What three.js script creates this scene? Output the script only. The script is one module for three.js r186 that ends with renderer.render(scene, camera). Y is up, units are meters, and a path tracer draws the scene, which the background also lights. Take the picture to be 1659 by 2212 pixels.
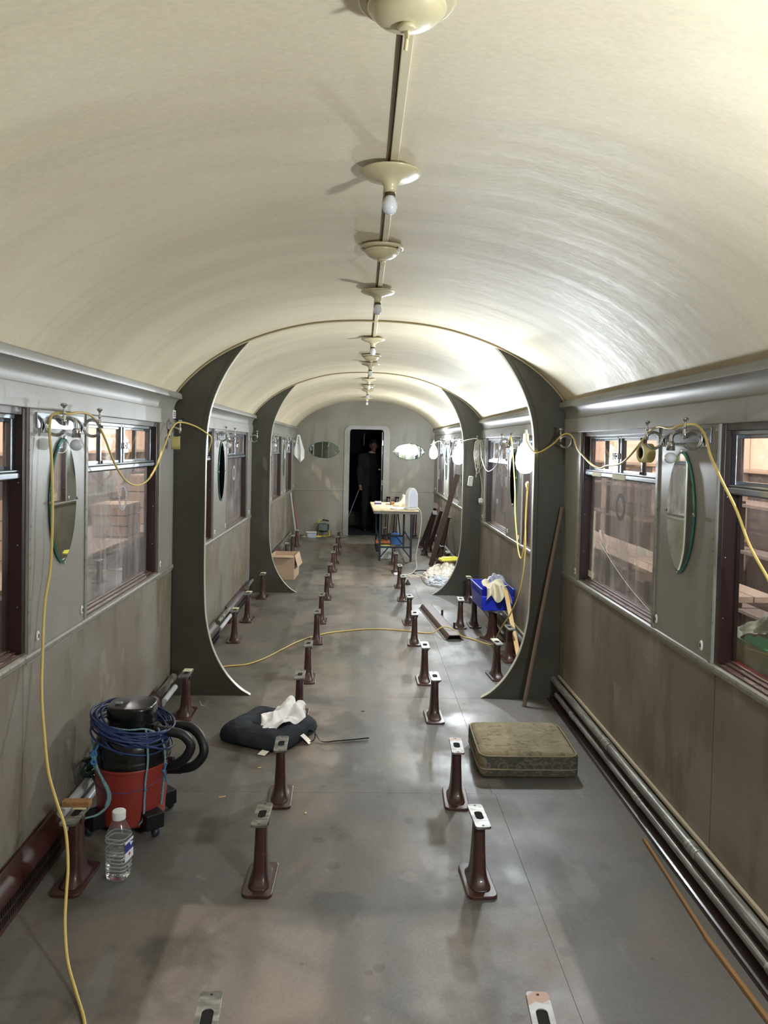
import * as THREE from 'three';
import { RoundedBoxGeometry } from 'three/addons/geometries/RoundedBoxGeometry.js';
import { mergeGeometries, mergeVertices, toCreasedNormals } from 'three/addons/utils/BufferGeometryUtils.js';
import { MarchingCubes } from 'three/addons/objects/MarchingCubes.js';

// ------------------------------------------------------------------ camera, exposure, main lights
const scene = new THREE.Scene();
scene.background = new THREE.Color(0x020305);
const camera = new THREE.PerspectiveCamera(67.32, 1659 / 2212, 0.05, 80);
camera.position.set(-0.0606, 1.6612, 0);
camera.rotation.set(-0.0322, -0.0293, 0.0217, 'YXZ');
camera.setViewOffset(1659, 2212, 0, 89, 1659, 2212);
const renderer = new THREE.WebGLRenderer({ antialias: true });
renderer.toneMapping = THREE.LinearToneMapping;
renderer.toneMappingExposure = 1.0;
renderer.shadowMap.enabled = true;
const BULB_POWER = [6.8, 7.2, 8.0, 7.2], BULB_TINT = new THREE.Color(0.86, 0.94, 1.0);
const SHED_POWER = 95.0, SHED_TINT = new THREE.Color(1.0, 0.97, 0.95);
// lit work bulbs hung along the bare-pipe side: [x, y, distance down the coach]
const BULBS = [[1.07, 1.6, 0.9], [1.045, 1.6, 5.17], [1.03, 1.575, 8.67], [1.06, 1.58, 12.0]];

// ------------------------------------------------------------------ helpers
const V = (x, y, d) => new THREE.Vector3(x, y, -d);
function rng(seed) { let a = seed >>> 0; return () => { a = (a + 0x6D2B79F5) | 0; let t = Math.imul(a ^ (a >>> 15), 1 | a); t = (t + Math.imul(t ^ (t >>> 7), 61 | t)) ^ t; return ((t ^ (t >>> 14)) >>> 0) / 4294967296; }; }
const hash = (x, y, s) => { let h = (x * 374761393 + y * 668265263 + s * 974634777) | 0; h = Math.imul(h ^ (h >>> 13), 1274126177); return ((h ^ (h >>> 16)) >>> 0) / 4294967296; };
const mod = (a, n) => ((a % n) + n) % n;
function noise(x, y, px, py, s) {                                   // tiling value noise, lattice periods px, py
  const xi = Math.floor(x), yi = Math.floor(y), fx = x - xi, fy = y - yi, u = fx * fx * (3 - 2 * fx), v = fy * fy * (3 - 2 * fy);
  const x0 = mod(xi, px), x1 = mod(xi + 1, px), y0 = mod(yi, py), y1 = mod(yi + 1, py);
  const a = hash(x0, y0, s), b = hash(x1, y0, s), c = hash(x0, y1, s), d = hash(x1, y1, s);
  return a + (b - a) * u + (c - a + (a - b - c + d) * u) * v;
}
function fbm(u, v, fx, fy, oct, s) { let t = 0, a = 0.5, n = 0; for (let i = 0; i < oct; i++) { t += a * noise(u * fx, v * fy, fx, fy, s + i); n += a; a *= 0.5; fx *= 2; fy *= 2; } return t / n; }
const clamp = (x, a = 0, b = 1) => Math.min(b, Math.max(a, x));
const step = (a, b, x) => { const t = clamp((x - a) / (b - a)); return t * t * (3 - 2 * t); };
const mix3 = (a, b, t) => [a[0] + (b[0] - a[0]) * t, a[1] + (b[1] - a[1]) * t, a[2] + (b[2] - a[2]) * t];
const hex = (h) => [(h >> 16) & 255, (h >> 8) & 255, h & 255];
function tex(w, h, fn, srgb = true, repeat = true) {                // fn(u, v) -> [r, g, b] 0..255 or one number
  const d = new Uint8Array(w * h * 4);
  for (let y = 0; y < h; y++) for (let x = 0; x < w; x++) {
    const c = fn((x + 0.5) / w, (y + 0.5) / h), i = (y * w + x) * 4, q = typeof c === 'number';
    d[i] = clamp(q ? c : c[0], 0, 255); d[i + 1] = clamp(q ? c : c[1], 0, 255); d[i + 2] = clamp(q ? c : c[2], 0, 255); d[i + 3] = 255;
  }
  const t = new THREE.DataTexture(d, w, h, THREE.RGBAFormat);
  t.magFilter = THREE.LinearFilter; t.minFilter = THREE.LinearMipmapLinearFilter; t.generateMipmaps = true;
  t.wrapS = t.wrapT = repeat ? THREE.RepeatWrapping : THREE.ClampToEdgeWrapping;
  if (srgb) t.colorSpace = THREE.SRGBColorSpace;
  t.needsUpdate = true; return t;
}
function canvasTex(w, h, draw) { const c = document.createElement('canvas'); c.width = w; c.height = h; draw(c.getContext('2d'), w, h); const t = new THREE.CanvasTexture(c); t.colorSpace = THREE.SRGBColorSpace; return t; }
const std = (name, color, o = {}) => { const m = new THREE.MeshStandardMaterial({ color, roughness: 0.6, ...o }); m.name = name; return m; };
const phys = (name, color, o = {}) => { const m = new THREE.MeshPhysicalMaterial({ color, roughness: 0.5, ...o }); m.name = name; return m; };

function prep(g) { g = g.index ? g.toNonIndexed() : g; for (const k of Object.keys(g.attributes)) if (!['position', 'normal', 'uv'].includes(k)) g.deleteAttribute(k); if (!g.attributes.normal) g.computeVertexNormals(); if (!g.attributes.uv) g.setAttribute('uv', new THREE.BufferAttribute(new Float32Array(g.attributes.position.count * 2), 2)); return g; }
const merge = (list) => (list.length === 1 ? prep(list[0]) : mergeGeometries(list.map(prep)));
const taken = {};
function numbered(n) { if (!(n in taken)) { taken[n] = 0; return n; } taken[n]++; return n + '_' + String(taken[n]).padStart(3, '0'); }
function M(name, geos, mat, parent) {                               // one named mesh
  const m = new THREE.Mesh(Array.isArray(geos) ? merge(geos) : geos, mat);
  m.castShadow = m.receiveShadow = true;
  m.name = parent ? name : numbered(name); (parent || scene).add(m); return m;
}
function tag(o, label, category, group) { o.userData.label = label; o.userData.category = category; if (group) o.userData.group = group; return o; }
function thing(name, label, category, at = [0, 0, 0], turn = 0, group) { const o = new THREE.Group(); o.name = numbered(name); scene.add(o); o.position.copy(V(...at)); o.rotation.y = turn; return tag(o, label, category, group); }
function struct(name) { const o = new THREE.Group(); o.name = numbered(name); o.userData.kind = 'structure'; scene.add(o); return o; }
function S(name, geos, mat) { const m = M(name, geos, mat); m.userData.kind = 'structure'; return m; }
function copy(root, [x, y, d], turn, label, group) { const r = root.clone(); r.name = numbered(root.name.replace(/_\d{3}$/, '')); scene.add(r); r.position.copy(V(x, y, d)); r.rotation.y = turn; r.userData = { ...root.userData, label }; if (group) r.userData.group = group; return r; }

const bx = (w, h, d, x = 0, y = 0, z = 0, r = 0.002) => (r > 0 ? new RoundedBoxGeometry(w, h, d, 1, Math.min(r, w / 2.05, h / 2.05, d / 2.05)) : new THREE.BoxGeometry(w, h, d)).translate(x, y, z);
const cy = (r0, r1, h, x = 0, y = 0, z = 0, seg = 20) => new THREE.CylinderGeometry(r1, r0, h, seg).translate(x, y, z);   // r0 at the bottom
const sp = (r, x = 0, y = 0, z = 0, sx = 1, sy = 1, sz = 1, n = 16) => new THREE.SphereGeometry(r, n, Math.round(n * 0.7)).scale(sx, sy, sz).translate(x, y, z);
const to = (R, r, x = 0, y = 0, z = 0, arc = Math.PI * 2, rs = 8, ts = 28) => new THREE.TorusGeometry(R, r, rs, ts, arc).translate(x, y, z);
const lt = (prof, seg = 32) => new THREE.LatheGeometry(prof.map((p) => new THREE.Vector2(...p)), seg);
const tb = (pts, r, n = 0, rs = 8, closed = false) => { const c = new THREE.CatmullRomCurve3(pts, closed, 'centripetal'); return new THREE.TubeGeometry(c, n || Math.max(12, pts.length * 6), r, rs, closed); };
const path = (list) => list.map((p) => V(...p));
const rotY = (g, a) => g.rotateY(a);
function bar(a, b, w, h, r = 0.001) {                                // rounded bar from a to b
  const L = a.distanceTo(b), g = r > 0 ? bx(w, L, h, 0, 0, 0, r) : new THREE.BoxGeometry(w, L, h);
  const q = new THREE.Quaternion().setFromUnitVectors(new THREE.Vector3(0, 1, 0), b.clone().sub(a).normalize());
  return g.applyQuaternion(q).translate((a.x + b.x) / 2, (a.y + b.y) / 2, (a.z + b.z) / 2);
}
function rod(a, b, r0, r1 = r0, seg = 12) { const L = a.distanceTo(b), q = new THREE.Quaternion().setFromUnitVectors(new THREE.Vector3(0, 1, 0), b.clone().sub(a).normalize()); return new THREE.CylinderGeometry(r1, r0, L, seg).applyQuaternion(q).translate((a.x + b.x) / 2, (a.y + b.y) / 2, (a.z + b.z) / 2); }
function shape(pts) { const s = new THREE.Shape(); s.moveTo(...pts[0]); for (const p of pts.slice(1)) s.lineTo(...p); s.closePath(); return s; }
function rrect(w, h, r, cx = 0, cyy = 0, n = 5) {                    // rounded rectangle points
  const out = []; for (let k = 0; k < 4; k++) { const ox = cx + (k === 0 || k === 3 ? 1 : -1) * (w / 2 - r), oy = cyy + (k < 2 ? 1 : -1) * (h / 2 - r); for (let i = 0; i <= n; i++) { const a = (k + i / n) * Math.PI / 2; out.push([ox + r * Math.cos(a), oy + r * Math.sin(a)]); } } return out;
}
const ex = (s, depth, bevel = 0, o = {}) => new THREE.ExtrudeGeometry(s, { depth, steps: 1, curveSegments: 16, bevelEnabled: bevel > 0, bevelThickness: bevel, bevelSize: bevel, bevelOffset: -bevel, bevelSegments: 2, ...o });
const along = (pts, d0, d1) => ex(shape(pts), d1 - d0).translate(0, 0, -d1);     // cross-section in x, y drawn along the coach
function planar(g, fn) { g = prep(g); const p = g.attributes.position, n = g.attributes.normal, uv = g.attributes.uv; for (let i = 0; i < p.count; i++) { const [u, v] = fn(p.getX(i), p.getY(i), p.getZ(i), n.getX(i), n.getY(i), n.getZ(i)); uv.setXY(i, u, v); } return g; }
const boxUV = (g, k = 1) => planar(g, (x, y, z, a, b, c) => (Math.abs(b) > 0.7 ? [x * k, z * k] : Math.abs(a) > 0.7 ? [z * k, y * k] : [x * k, y * k]));
function loft(rings, capA = true, capB = true) {                     // rings of equally many Vector3, closed round
  const n = rings[0].length, pos = [], idx = [], uv = [];
  rings.forEach((r, j) => r.forEach((p, i) => { pos.push(p.x, p.y, p.z); uv.push(i / n, j / (rings.length - 1)); }));
  for (let j = 0; j + 1 < rings.length; j++) for (let i = 0; i < n; i++) { const a = j * n + i, b = j * n + (i + 1) % n; idx.push(a, b, a + n, b, b + n, a + n); }
  const cap = (j, flip) => { const c = pos.length / 3; const m = rings[j].reduce((s, p) => s.add(p), new THREE.Vector3()).divideScalar(n); pos.push(m.x, m.y, m.z); uv.push(0.5, 0.5); for (let i = 0; i < n; i++) { const a = j * n + i, b = j * n + (i + 1) % n; idx.push(...(flip ? [c, b, a] : [c, a, b])); } };
  if (capA) cap(0, true); if (capB) cap(rings.length - 1, false);
  const g = new THREE.BufferGeometry(); g.setAttribute('position', new THREE.Float32BufferAttribute(pos, 3)); g.setAttribute('uv', new THREE.Float32BufferAttribute(uv, 2)); g.setIndex(idx); g.computeVertexNormals(); return g;
}
const oval = (w, d, y, n = 24, e = 2.6, cx = 0, cz = 0) => Array.from({ length: n }, (_, i) => { const a = -i / n * Math.PI * 2, c = Math.cos(a), s = Math.sin(a); return new THREE.Vector3(cx + w / 2 * Math.sign(c) * Math.abs(c) ** (2 / e), y, cz + d / 2 * Math.sign(s) * Math.abs(s) ** (2 / e)); });
function sheet(fn, n, m, t) {                                        // thin closed cloth from fn(u, v) -> Vector3, thickness t
  const P = [], N = []; const e = 1e-3;
  for (let j = 0; j <= m; j++) for (let i = 0; i <= n; i++) { const u = i / n, v = j / m, p = fn(u, v); const a = fn(Math.min(1, u + e), v).sub(fn(Math.max(0, u - e), v)), b = fn(u, Math.min(1, v + e)).sub(fn(u, Math.max(0, v - e))); P.push(p); N.push(a.cross(b).normalize()); }
  const pos = [], uv = [], idx = [], w = n + 1, c = P.length;
  for (const s of [0.5, -0.5]) P.forEach((p, k) => { const q = p.clone().addScaledVector(N[k], s * t); pos.push(q.x, q.y, q.z); uv.push((k % w) / n, Math.floor(k / w) / m); });
  for (let j = 0; j < m; j++) for (let i = 0; i < n; i++) { const a = j * w + i; idx.push(a, a + 1, a + w, a + 1, a + w + 1, a + w); const b = a + c; idx.push(b, b + w, b + 1, b + 1, b + w, b + w + 1); }
  const edge = (a, b) => idx.push(a, b, a + c, b, b + c, a + c);
  for (let i = 0; i < n; i++) { edge(i + 1, i); edge(m * w + i, m * w + i + 1); }
  for (let j = 0; j < m; j++) { edge(j * w, (j + 1) * w); edge((j + 1) * w + n, j * w + n); }
  const g = new THREE.BufferGeometry(); g.setAttribute('position', new THREE.Float32BufferAttribute(pos, 3)); g.setAttribute('uv', new THREE.Float32BufferAttribute(uv, 2)); g.setIndex(idx); g.computeVertexNormals(); return g;
}
function field(boneSets, box, res) {                                 // smooth-union of tapered capsules, meshed
  const mc = new MarchingCubes(res, new THREE.MeshStandardMaterial(), false, false, 400000); mc.isolation = 0;
  const [c, h] = box, n = mc.size, p = new THREE.Vector3(), ab = new THREE.Vector3(), ap = new THREE.Vector3();
  for (let z = 0; z < n; z++) for (let y = 0; y < n; y++) for (let x = 0; x < n; x++) {
    p.set((x - n / 2) / (n / 2) * h.x + c.x, (y - n / 2) / (n / 2) * h.y + c.y, (z - n / 2) / (n / 2) * h.z + c.z);
    let acc = 0; const k = 28;
    let all = 1e9;
    for (const set of boneSets) { acc = 0; for (const [a, b, ra, rb] of set.bones) { ab.copy(b).sub(a); ap.copy(p).sub(a); const l2 = ab.lengthSq(), t = l2 > 0 ? clamp(ap.dot(ab) / l2) : 0; const d = ap.addScaledVector(ab, -t).length() - (ra + (rb - ra) * t); acc += Math.exp(-(set.k || k) * d); } const d = -Math.log(Math.max(acc, 1e-30)) / (set.k || k); all = Math.min(all, d); }
    mc.field[x + y * n + z * n * n] = -all;
  }
  mc.update();
  const cnt = mc.count, pos = new Float32Array(cnt * 3), nor = new Float32Array(cnt * 3);
  for (let i = 0; i < cnt; i++) { const q = i * 3; pos[q] = mc.positionArray[q] * h.x + c.x; pos[q + 1] = mc.positionArray[q + 1] * h.y + c.y; pos[q + 2] = mc.positionArray[q + 2] * h.z + c.z; }
  let g = new THREE.BufferGeometry(); g.setAttribute('position', new THREE.BufferAttribute(pos, 3)); g = mergeVertices(g, 1e-4); g.computeVertexNormals(); return g;
}

// ------------------------------------------------------------------ materials
const floorFn = (seed, stains) => {
  const R = rng(seed), spots = Array.from({ length: stains }, () => [R(), R(), 0.003 + R() * 0.012, R()]);
  return (u, v) => {
    const big = fbm(u, v, 4, 9, 4, seed), mid = fbm(u, v, 14, 30, 4, seed + 9), fine = noise(u * 400, v * 850, 400, 850, seed + 20);
    let c = mix3(hex(0x66625d), hex(0x70685f), step(0.35, 0.65, big));
    c = mix3(c, hex(0x5c5e5d), 0.55 * step(0.5, 0.72, fbm(u, v, 5, 8, 4, seed + 40)));
    c = mix3(c, hex(0x7a6859), 0.24 * step(0.52, 0.8, mid));
    c = mix3(c, hex(0x47443f), 0.5 * step(0.6, 0.75, fbm(u, v, 11, 22, 4, seed + 60)));
    c = mix3(c, hex(0x7c7973), 0.5 * step(0.63, 0.76, fbm(u, v, 22, 14, 5, seed + 80)));
    for (const [a, b, r, k] of spots) { const du = u - a, dv = (v - b) * 2.1, d = Math.hypot(du, dv) + (noise(u * 90, v * 190, 90, 190, 7) - 0.5) * r * 0.7; if (d < r) c = mix3(c, k > 0.75 ? hex(0x9b958b) : hex(0x45403b), (k > 0.75 ? 0.25 : 0.4) * (1 - step(r * 0.6, r, d))); }
    const g = (fine - 0.5) * 9; return [c[0] + g, c[1] + g, c[2] + g];
  };
};
const T_floor1 = tex(1024, 2048, floorFn(11, 46)), T_floor2 = tex(512, 1536, floorFn(31, 40));
const T_floorR = tex(512, 1024, (u, v) => 100 + 84 * fbm(u, v, 14, 28, 5, 3) - 46 * step(0.52, 0.7, fbm(u, v, 7, 14, 5, 5)), false);
const T_floorB = tex(512, 512, (u, v) => 255 * (0.5 * fbm(u, v, 12, 12, 4, 13) + 0.5 * noise(u * 180, v * 180, 180, 180, 15)), false);
const fm = (n, t) => { const r = T_floorR.clone(); const m = std(n, 0xffffff, { map: t, roughnessMap: r, roughness: 1, bumpMap: T_floorB, bumpScale: 0.0006 }); return m; };
const M_floor1 = fm('lino', T_floor1), M_floor2 = fm('lino_far', T_floor2);
// wall paint: grey-olive with brown smoke stains and brushed streaks, 4 m by 1 m
const dadoFn = (seed) => (u, v) => {
  const streak = fbm(u, v, 44, 3, 4, seed), bl = fbm(u, v, 8, 3, 4, seed + 8), fine = noise(u * 500, v * 120, 500, 120, seed);
  let c = mix3(hex(0x88837a), hex(0x7a7060), step(0.3, 0.7, bl));
  c = mix3(c, hex(0x69604f), 0.6 * step(0.5, 0.72, streak));
  c = mix3(c, hex(0xa09c8e), 0.45 * step(0.66, 0.78, fbm(u, v, 30, 5, 4, seed + 31)));
  const g = (fine - 0.5) * 8; return [c[0] + g, c[1] + g, c[2] + g];
};
const T_dado = tex(1024, 512, dadoFn(101));
const T_grey = tex(512, 512, (u, v) => { const c = mix3(hex(0x9b9b98), hex(0x8f8c84), step(0.3, 0.7, fbm(u, v, 4, 3, 5, 201))); const k = mix3(c, hex(0x807d76), 0.5 * step(0.55, 0.75, fbm(u, v, 14, 2, 4, 207))); const g = (noise(u * 200, v * 200, 200, 200, 3) - 0.5) * 7; return [k[0] + g, k[1] + g, k[2] + g]; });
const T_oliveshade = tex(512, 512, (u, v) => { const c = mix3(hex(0x535148), hex(0x48453a), step(0.3, 0.7, fbm(u, v, 3, 4, 5, 301))); const g = (noise(u * 220, v * 220, 220, 220, 3) - 0.5) * 7; return [c[0] + g, c[1] + g, c[2] + g]; });  // wall paint darkened; the shade on the screens is put into its colour
const T_paintB = tex(256, 256, (u, v) => 255 * fbm(u, v, 24, 24, 4, 33), false);
const M_dado = std('dado_paint', 0xffffff, { map: T_dado, roughness: 0.5, bumpMap: T_paintB, bumpScale: 0.0004 });
const M_grey = std('grey_paint', 0xffffff, { map: T_grey, roughness: 0.38, bumpMap: T_paintB, bumpScale: 0.0003 });
const M_oliveshade = std('shaded_wall_paint', 0xffffff, { map: T_oliveshade, roughness: 0.5, bumpMap: T_paintB, bumpScale: 0.0003 });
const T_trim = tex(256, 128, (u, v) => { const c = mix3(hex(0x908d82), hex(0x7a766b), fbm(u, v, 20, 3, 4, 11)); const w = step(0.66, 0.78, fbm(u, v, 40, 6, 4, 17)); return mix3(c, hex(0x5f594e), w * 0.7); });
const M_trim = std('trim_paint', 0xffffff, { map: T_trim, roughness: 0.42 });
const M_edge = std('bright_edge_strip', 0xc9c6b6, { roughness: 0.35, metalness: 0.35 });
// cream vault, brushed round the arch
const T_ceil = tex(512, 1024, (u, v) => { let c = mix3(hex(0xe8dcc0), hex(0xddd0b3), step(0.3, 0.7, fbm(u, v, 3, 8, 4, 401))); c = mix3(c, hex(0xcfc7ac), 0.3 * step(0.55, 0.75, fbm(u, v, 2, 40, 4, 407))); const g = (noise(u * 250, v * 500, 250, 500, 5) - 0.5) * 10; return [c[0] + g, c[1] + g, c[2] + g]; });
const T_ceilR = tex(256, 1024, (u, v) => 128 + 36 * fbm(u, v, 3, 40, 5, 411) + 30 * (noise(u * 120, v * 500, 120, 500, 8) - 0.5), false);
const T_ceilB = tex(512, 1024, (u, v) => 255 * (0.55 * fbm(u, v, 4, 150, 4, 421) + 0.45 * fbm(u, v, 90, 180, 3, 423)), false);
const M_ceil = std('cream_paint', 0xffffff, { map: T_ceil, roughness: 1, roughnessMap: T_ceilR, bumpMap: T_ceilB, bumpScale: 0.00016 });
const M_cream = phys('cream_gloss', 0xcfc39c, { roughness: 0.35, clearcoat: 0.7, clearcoatRoughness: 0.12 });
const M_creamflat = std('cream_strip', 0xd6cba6, { roughness: 0.4 });
const M_brownstrip = std('brown_shade_and_socket', 0x4a3520, { roughness: 0.6 });  // brown for the lamp sockets and the painted shade beside the ceiling strip
const T_maroon = tex(256, 256, (u, v) => { const c = mix3(hex(0x43231d), hex(0x371b17), fbm(u, v, 6, 6, 5, 501)); return mix3(c, hex(0x5c3a2e), 0.5 * step(0.66, 0.8, fbm(u, v, 12, 12, 4, 503))); });
const M_maroon = phys('maroon_gloss', 0xffffff, { map: T_maroon, roughness: 0.42, clearcoat: 0.5, clearcoatRoughness: 0.08 });
const M_maroondark = phys('maroon_frame', 0x2c1210, { roughness: 0.4, clearcoat: 0.5, clearcoatRoughness: 0.2 });
const T_metal = tex(256, 256, (u, v) => { const c = mix3(hex(0xa3a29d), hex(0x66655f), step(0.25, 0.75, fbm(u, v, 5, 9, 5, 601))); return mix3(c, hex(0x5d5b57), 0.6 * step(0.6, 0.75, fbm(u, v, 9, 7, 4, 603))); });
const T_rust = tex(256, 256, (u, v) => { const c = mix3(hex(0xa9abab), hex(0x8a8a87), fbm(u, v, 5, 8, 5, 611)); return mix3(c, hex(0x8a6a58), 0.85 * step(0.48, 0.6, fbm(u, v, 3, 5, 4, 617))); });
const M_plate = std('bare_plate', 0xffffff, { map: T_metal, roughness: 0.4, metalness: 0.55 });
const M_rustplate = std('worn_plate', 0xffffff, { map: T_rust, roughness: 0.45, metalness: 0.3 });
const M_chrome = std('chrome', 0xd8dade, { roughness: 0.08, metalness: 1 });
const M_chromedull = std('dull_chrome', 0x8f959c, { roughness: 0.22, metalness: 1 });
const M_pipe = std('grey_pipe', 0xffffff, { map: T_metal, roughness: 0.38, metalness: 0.25 });
const M_pipewhite = std('white_pipe', 0xd7d9de, { roughness: 0.3 });
const M_black = std('black', 0x0d0e10, { roughness: 0.5 });
const M_blackgloss = phys('black_gloss', 0x07090a, { roughness: 0.26, clearcoat: 0.4, clearcoatRoughness: 0.2 });
const M_white = std('white', 0xe6e6e2, { roughness: 0.5 });
const M_paper = std('paper', 0xe4e0d2, { roughness: 0.9 });
const M_yellowcable = std('yellow_cable', 0xd6bc6a, { roughness: 0.45 });
const M_whitecable = std('white_cable', 0xc2bfb2, { roughness: 0.5 });
const T_wood = tex(256, 512, (u, v) => { const g = fbm(u, v, 26, 3, 5, 701); return mix3(mix3(hex(0xb08a5c), hex(0x8b6238), g), hex(0x5e4022), 0.5 * step(0.6, 0.75, fbm(u, v, 40, 2, 4, 703))); });
const M_wood = std('raw_wood', 0xffffff, { map: T_wood, roughness: 0.75 });
const M_palewood = std('pale_wood', 0xf0dcbb, { map: tex(128, 256, (u, v) => mix3(hex(0xf2e6cc), hex(0xd8c09a), fbm(u, v, 16, 3, 4, 711))), roughness: 0.7 });
const M_brownwood = std('brown_wood', 0xffffff, { map: tex(128, 512, (u, v) => mix3(hex(0x54443a), hex(0x3d2f27), fbm(u, v, 18, 3, 4, 721))), roughness: 0.55 });
const M_mirror = std('mirror_glass', 0xdfe6e2, { roughness: 0.015, metalness: 1 });
const M_greenedge = std('green_glass_edge', 0x47877a, { roughness: 0.1, metalness: 0.6 });
const T_dirt = tex(512, 512, (u, v) => { const s = fbm(u, v, 40, 3, 4, 801), b = fbm(u, v, 4, 5, 5, 803), f = fbm(u, v, 60, 50, 3, 807); return 255 * clamp(0.86 - 0.30 * step(0.42, 0.8, b) - 0.20 * step(0.5, 0.75, s) - 0.06 * f); }, false);
const T_dirt2 = tex(256, 256, (u, v) => 255 * clamp(0.97 - 0.12 * step(0.5, 0.8, fbm(u, v, 6, 5, 5, 813))), false);
const M_pane = phys('dirty_glass', 0xd0cdcc, { roughness: 0.02, transmission: 1, transmissionMap: T_dirt, thickness: 0 });
const M_pane2 = phys('clearer_glass', 0xd4d0ce, { roughness: 0.02, transmission: 1, transmissionMap: T_dirt2, thickness: 0 });
const M_ventpane = phys('vent_glass', 0xeee8e2, { roughness: 0.02, transmission: 1, transmissionMap: T_dirt2, thickness: 0 });
const M_rag = std('white_rag', 0xe9e8e6, { roughness: 0.9 });
const T_crease = tex(256, 256, (u, v) => 255 * clamp(Math.abs(fbm(u, v, 9, 5, 4, 951) - 0.5) * 3.2 + 0.3 * fbm(u, v, 20, 12, 3, 957)), false);
const M_chamois = std('chamois', 0xe8dfc4, { roughness: 0.95 });
// ------------------------------------------------------------------ the coach shell
const W = 1.285, D0 = -0.51, D1 = 5.05, D2 = 8.59, D3 = 14.155, OUT = 1.43;
// floor: lino sheets on a slab; the joints between sheets show
{
  const f = struct('floor');
  M('slab', bx(2.72, 0.1, D3 - D0 + 2.3, 0, -0.053, -(D0 + D3 + 2.0) / 2, 0), std('slab', 0x6e6a64), f);
  const sheets = [[-1.32, 0.615, D0, 3.63], [-1.32, 0.60, 3.63, 5.03], [-0.63, 0.60, 5.03, 8.6], [0.615, 1.32, D0, 3.63], [0.60, 1.32, 3.63, 5.03], [-1.32, -0.63, 5.03, 8.6], [0.60, 1.32, 5.03, 8.6], [-1.32, 0.6, 8.6, 16.3], [0.6, 1.32, 8.6, 16.3]];
  for (const [x0, x1, a, b] of sheets) {
    const far = a > 5, g = planar(bx(x1 - x0 - 0.0008, 0.004, b - a - 0.0008, (x0 + x1) / 2, -0.002, -(a + b) / 2, 0.0006), (x, y, z) => [(x + 1.32) / 2.64, (far ? -z - 5 : -z + 0.6) / (far ? 8 : 5.65)]);
    M('lino_sheet', g, far ? M_floor2 : M_floor1, f);
  }
}
// windows along each side: [start, end]
const WIN = [[-0.16, 1.04], [1.65, 2.85], [3.46, 4.66], [5.3, 6.37], [7.02, 8.24], [8.98, 9.92], [10.56, 11.72], [12.42, 13.5]];
const PIER = [[1.04, 1.65], [2.85, 3.46], [6.37, 7.02], [9.92, 10.56], [11.72, 12.42]];
const NARROW = [[D0, -0.16], [4.66, D1], [D1, 5.3], [8.24, D2], [D2, 8.98], [13.5, D3]];
const SILL = 0.862, HEAD = 1.772;
function makeWall(s, name) {
  const w = struct(name);
  const cut = [D0, 1.02, 2.83, D1, 6.7, D2, 10.24, 12.07, D3];
  const xb = (x) => s * x;
  for (let i = 0; i + 1 < cut.length; i++) {
    const L = cut[i + 1] - cut[i] - 0.004, m = (cut[i] + cut[i + 1]) / 2;
    M('dado_panel', planar(bx(0.08, 0.85, L, xb(W + 0.04), 0.425, -m, 0.002), (x, y, z) => [z / 4 * s + 0.13 * s, y]), M_dado, w);
  }
  const pier = (a, b, big) => {
    const p = M('pier_panel', planar(bx(0.078, HEAD - SILL + 0.08, b - a - 0.004, xb(W + 0.039 - 0.004), (SILL + HEAD) / 2, -(a + b) / 2, 0.003), (x, y, z) => [z / 1.7, y / 1.7]), M_grey, w);
    // cover strips down the edges that meet a window
    const strip = (d) => M('cover_strip', planar(bx(0.006, HEAD - SILL, 0.028, xb(W - 0.006), (SILL + HEAD) / 2, -d, 0.002), (x, y, z) => [y / 0.6, z * 6]), M_trim, p);
    if (big) { strip(a + 0.016); strip(b - 0.016); } else strip(WIN.some(([q]) => Math.abs(q - b) < 0.01) ? b - 0.016 : a + 0.016);
    // oval porcelain seat-number plates low on the pier
    for (const d of big ? [a + 0.09, b - 0.06] : [(a + b) / 2 + (a < D1 && b === D1 ? -0.14 : 0.0)]) {
      const q = M('number_plate', lt([[0, 0.005], [0.008, 0.006], [0.011, 0.004], [0.012, 0]], 20).rotateZ(s * Math.PI / 2).scale(1, 1.7, 1).translate(xb(W - 0.005), 0.911, -d), M_white, p);
      void q; M('plate_mark', [bx(0.0012, 0.016, 0.003, xb(W - 0.0108), 0.911, -d - 0.003, 0), bx(0.0012, 0.016, 0.003, xb(W - 0.0108), 0.911, -d + 0.003, 0)], M_black, p);
    }
  };
  for (const [a, b] of PIER) pier(a, b, true);
  for (const [a, b] of NARROW) pier(a, b, false);
  // outer skin above the windows
  M('head_panel', bx(0.07, 0.4, D3 - D0, xb(W + 0.055), HEAD + 0.2, -(D0 + D3) / 2, 0), M_grey, w);
  return w;
}
const wallL = makeWall(-1, 'wall_left'), wallR = makeWall(1, 'wall_right');
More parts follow.
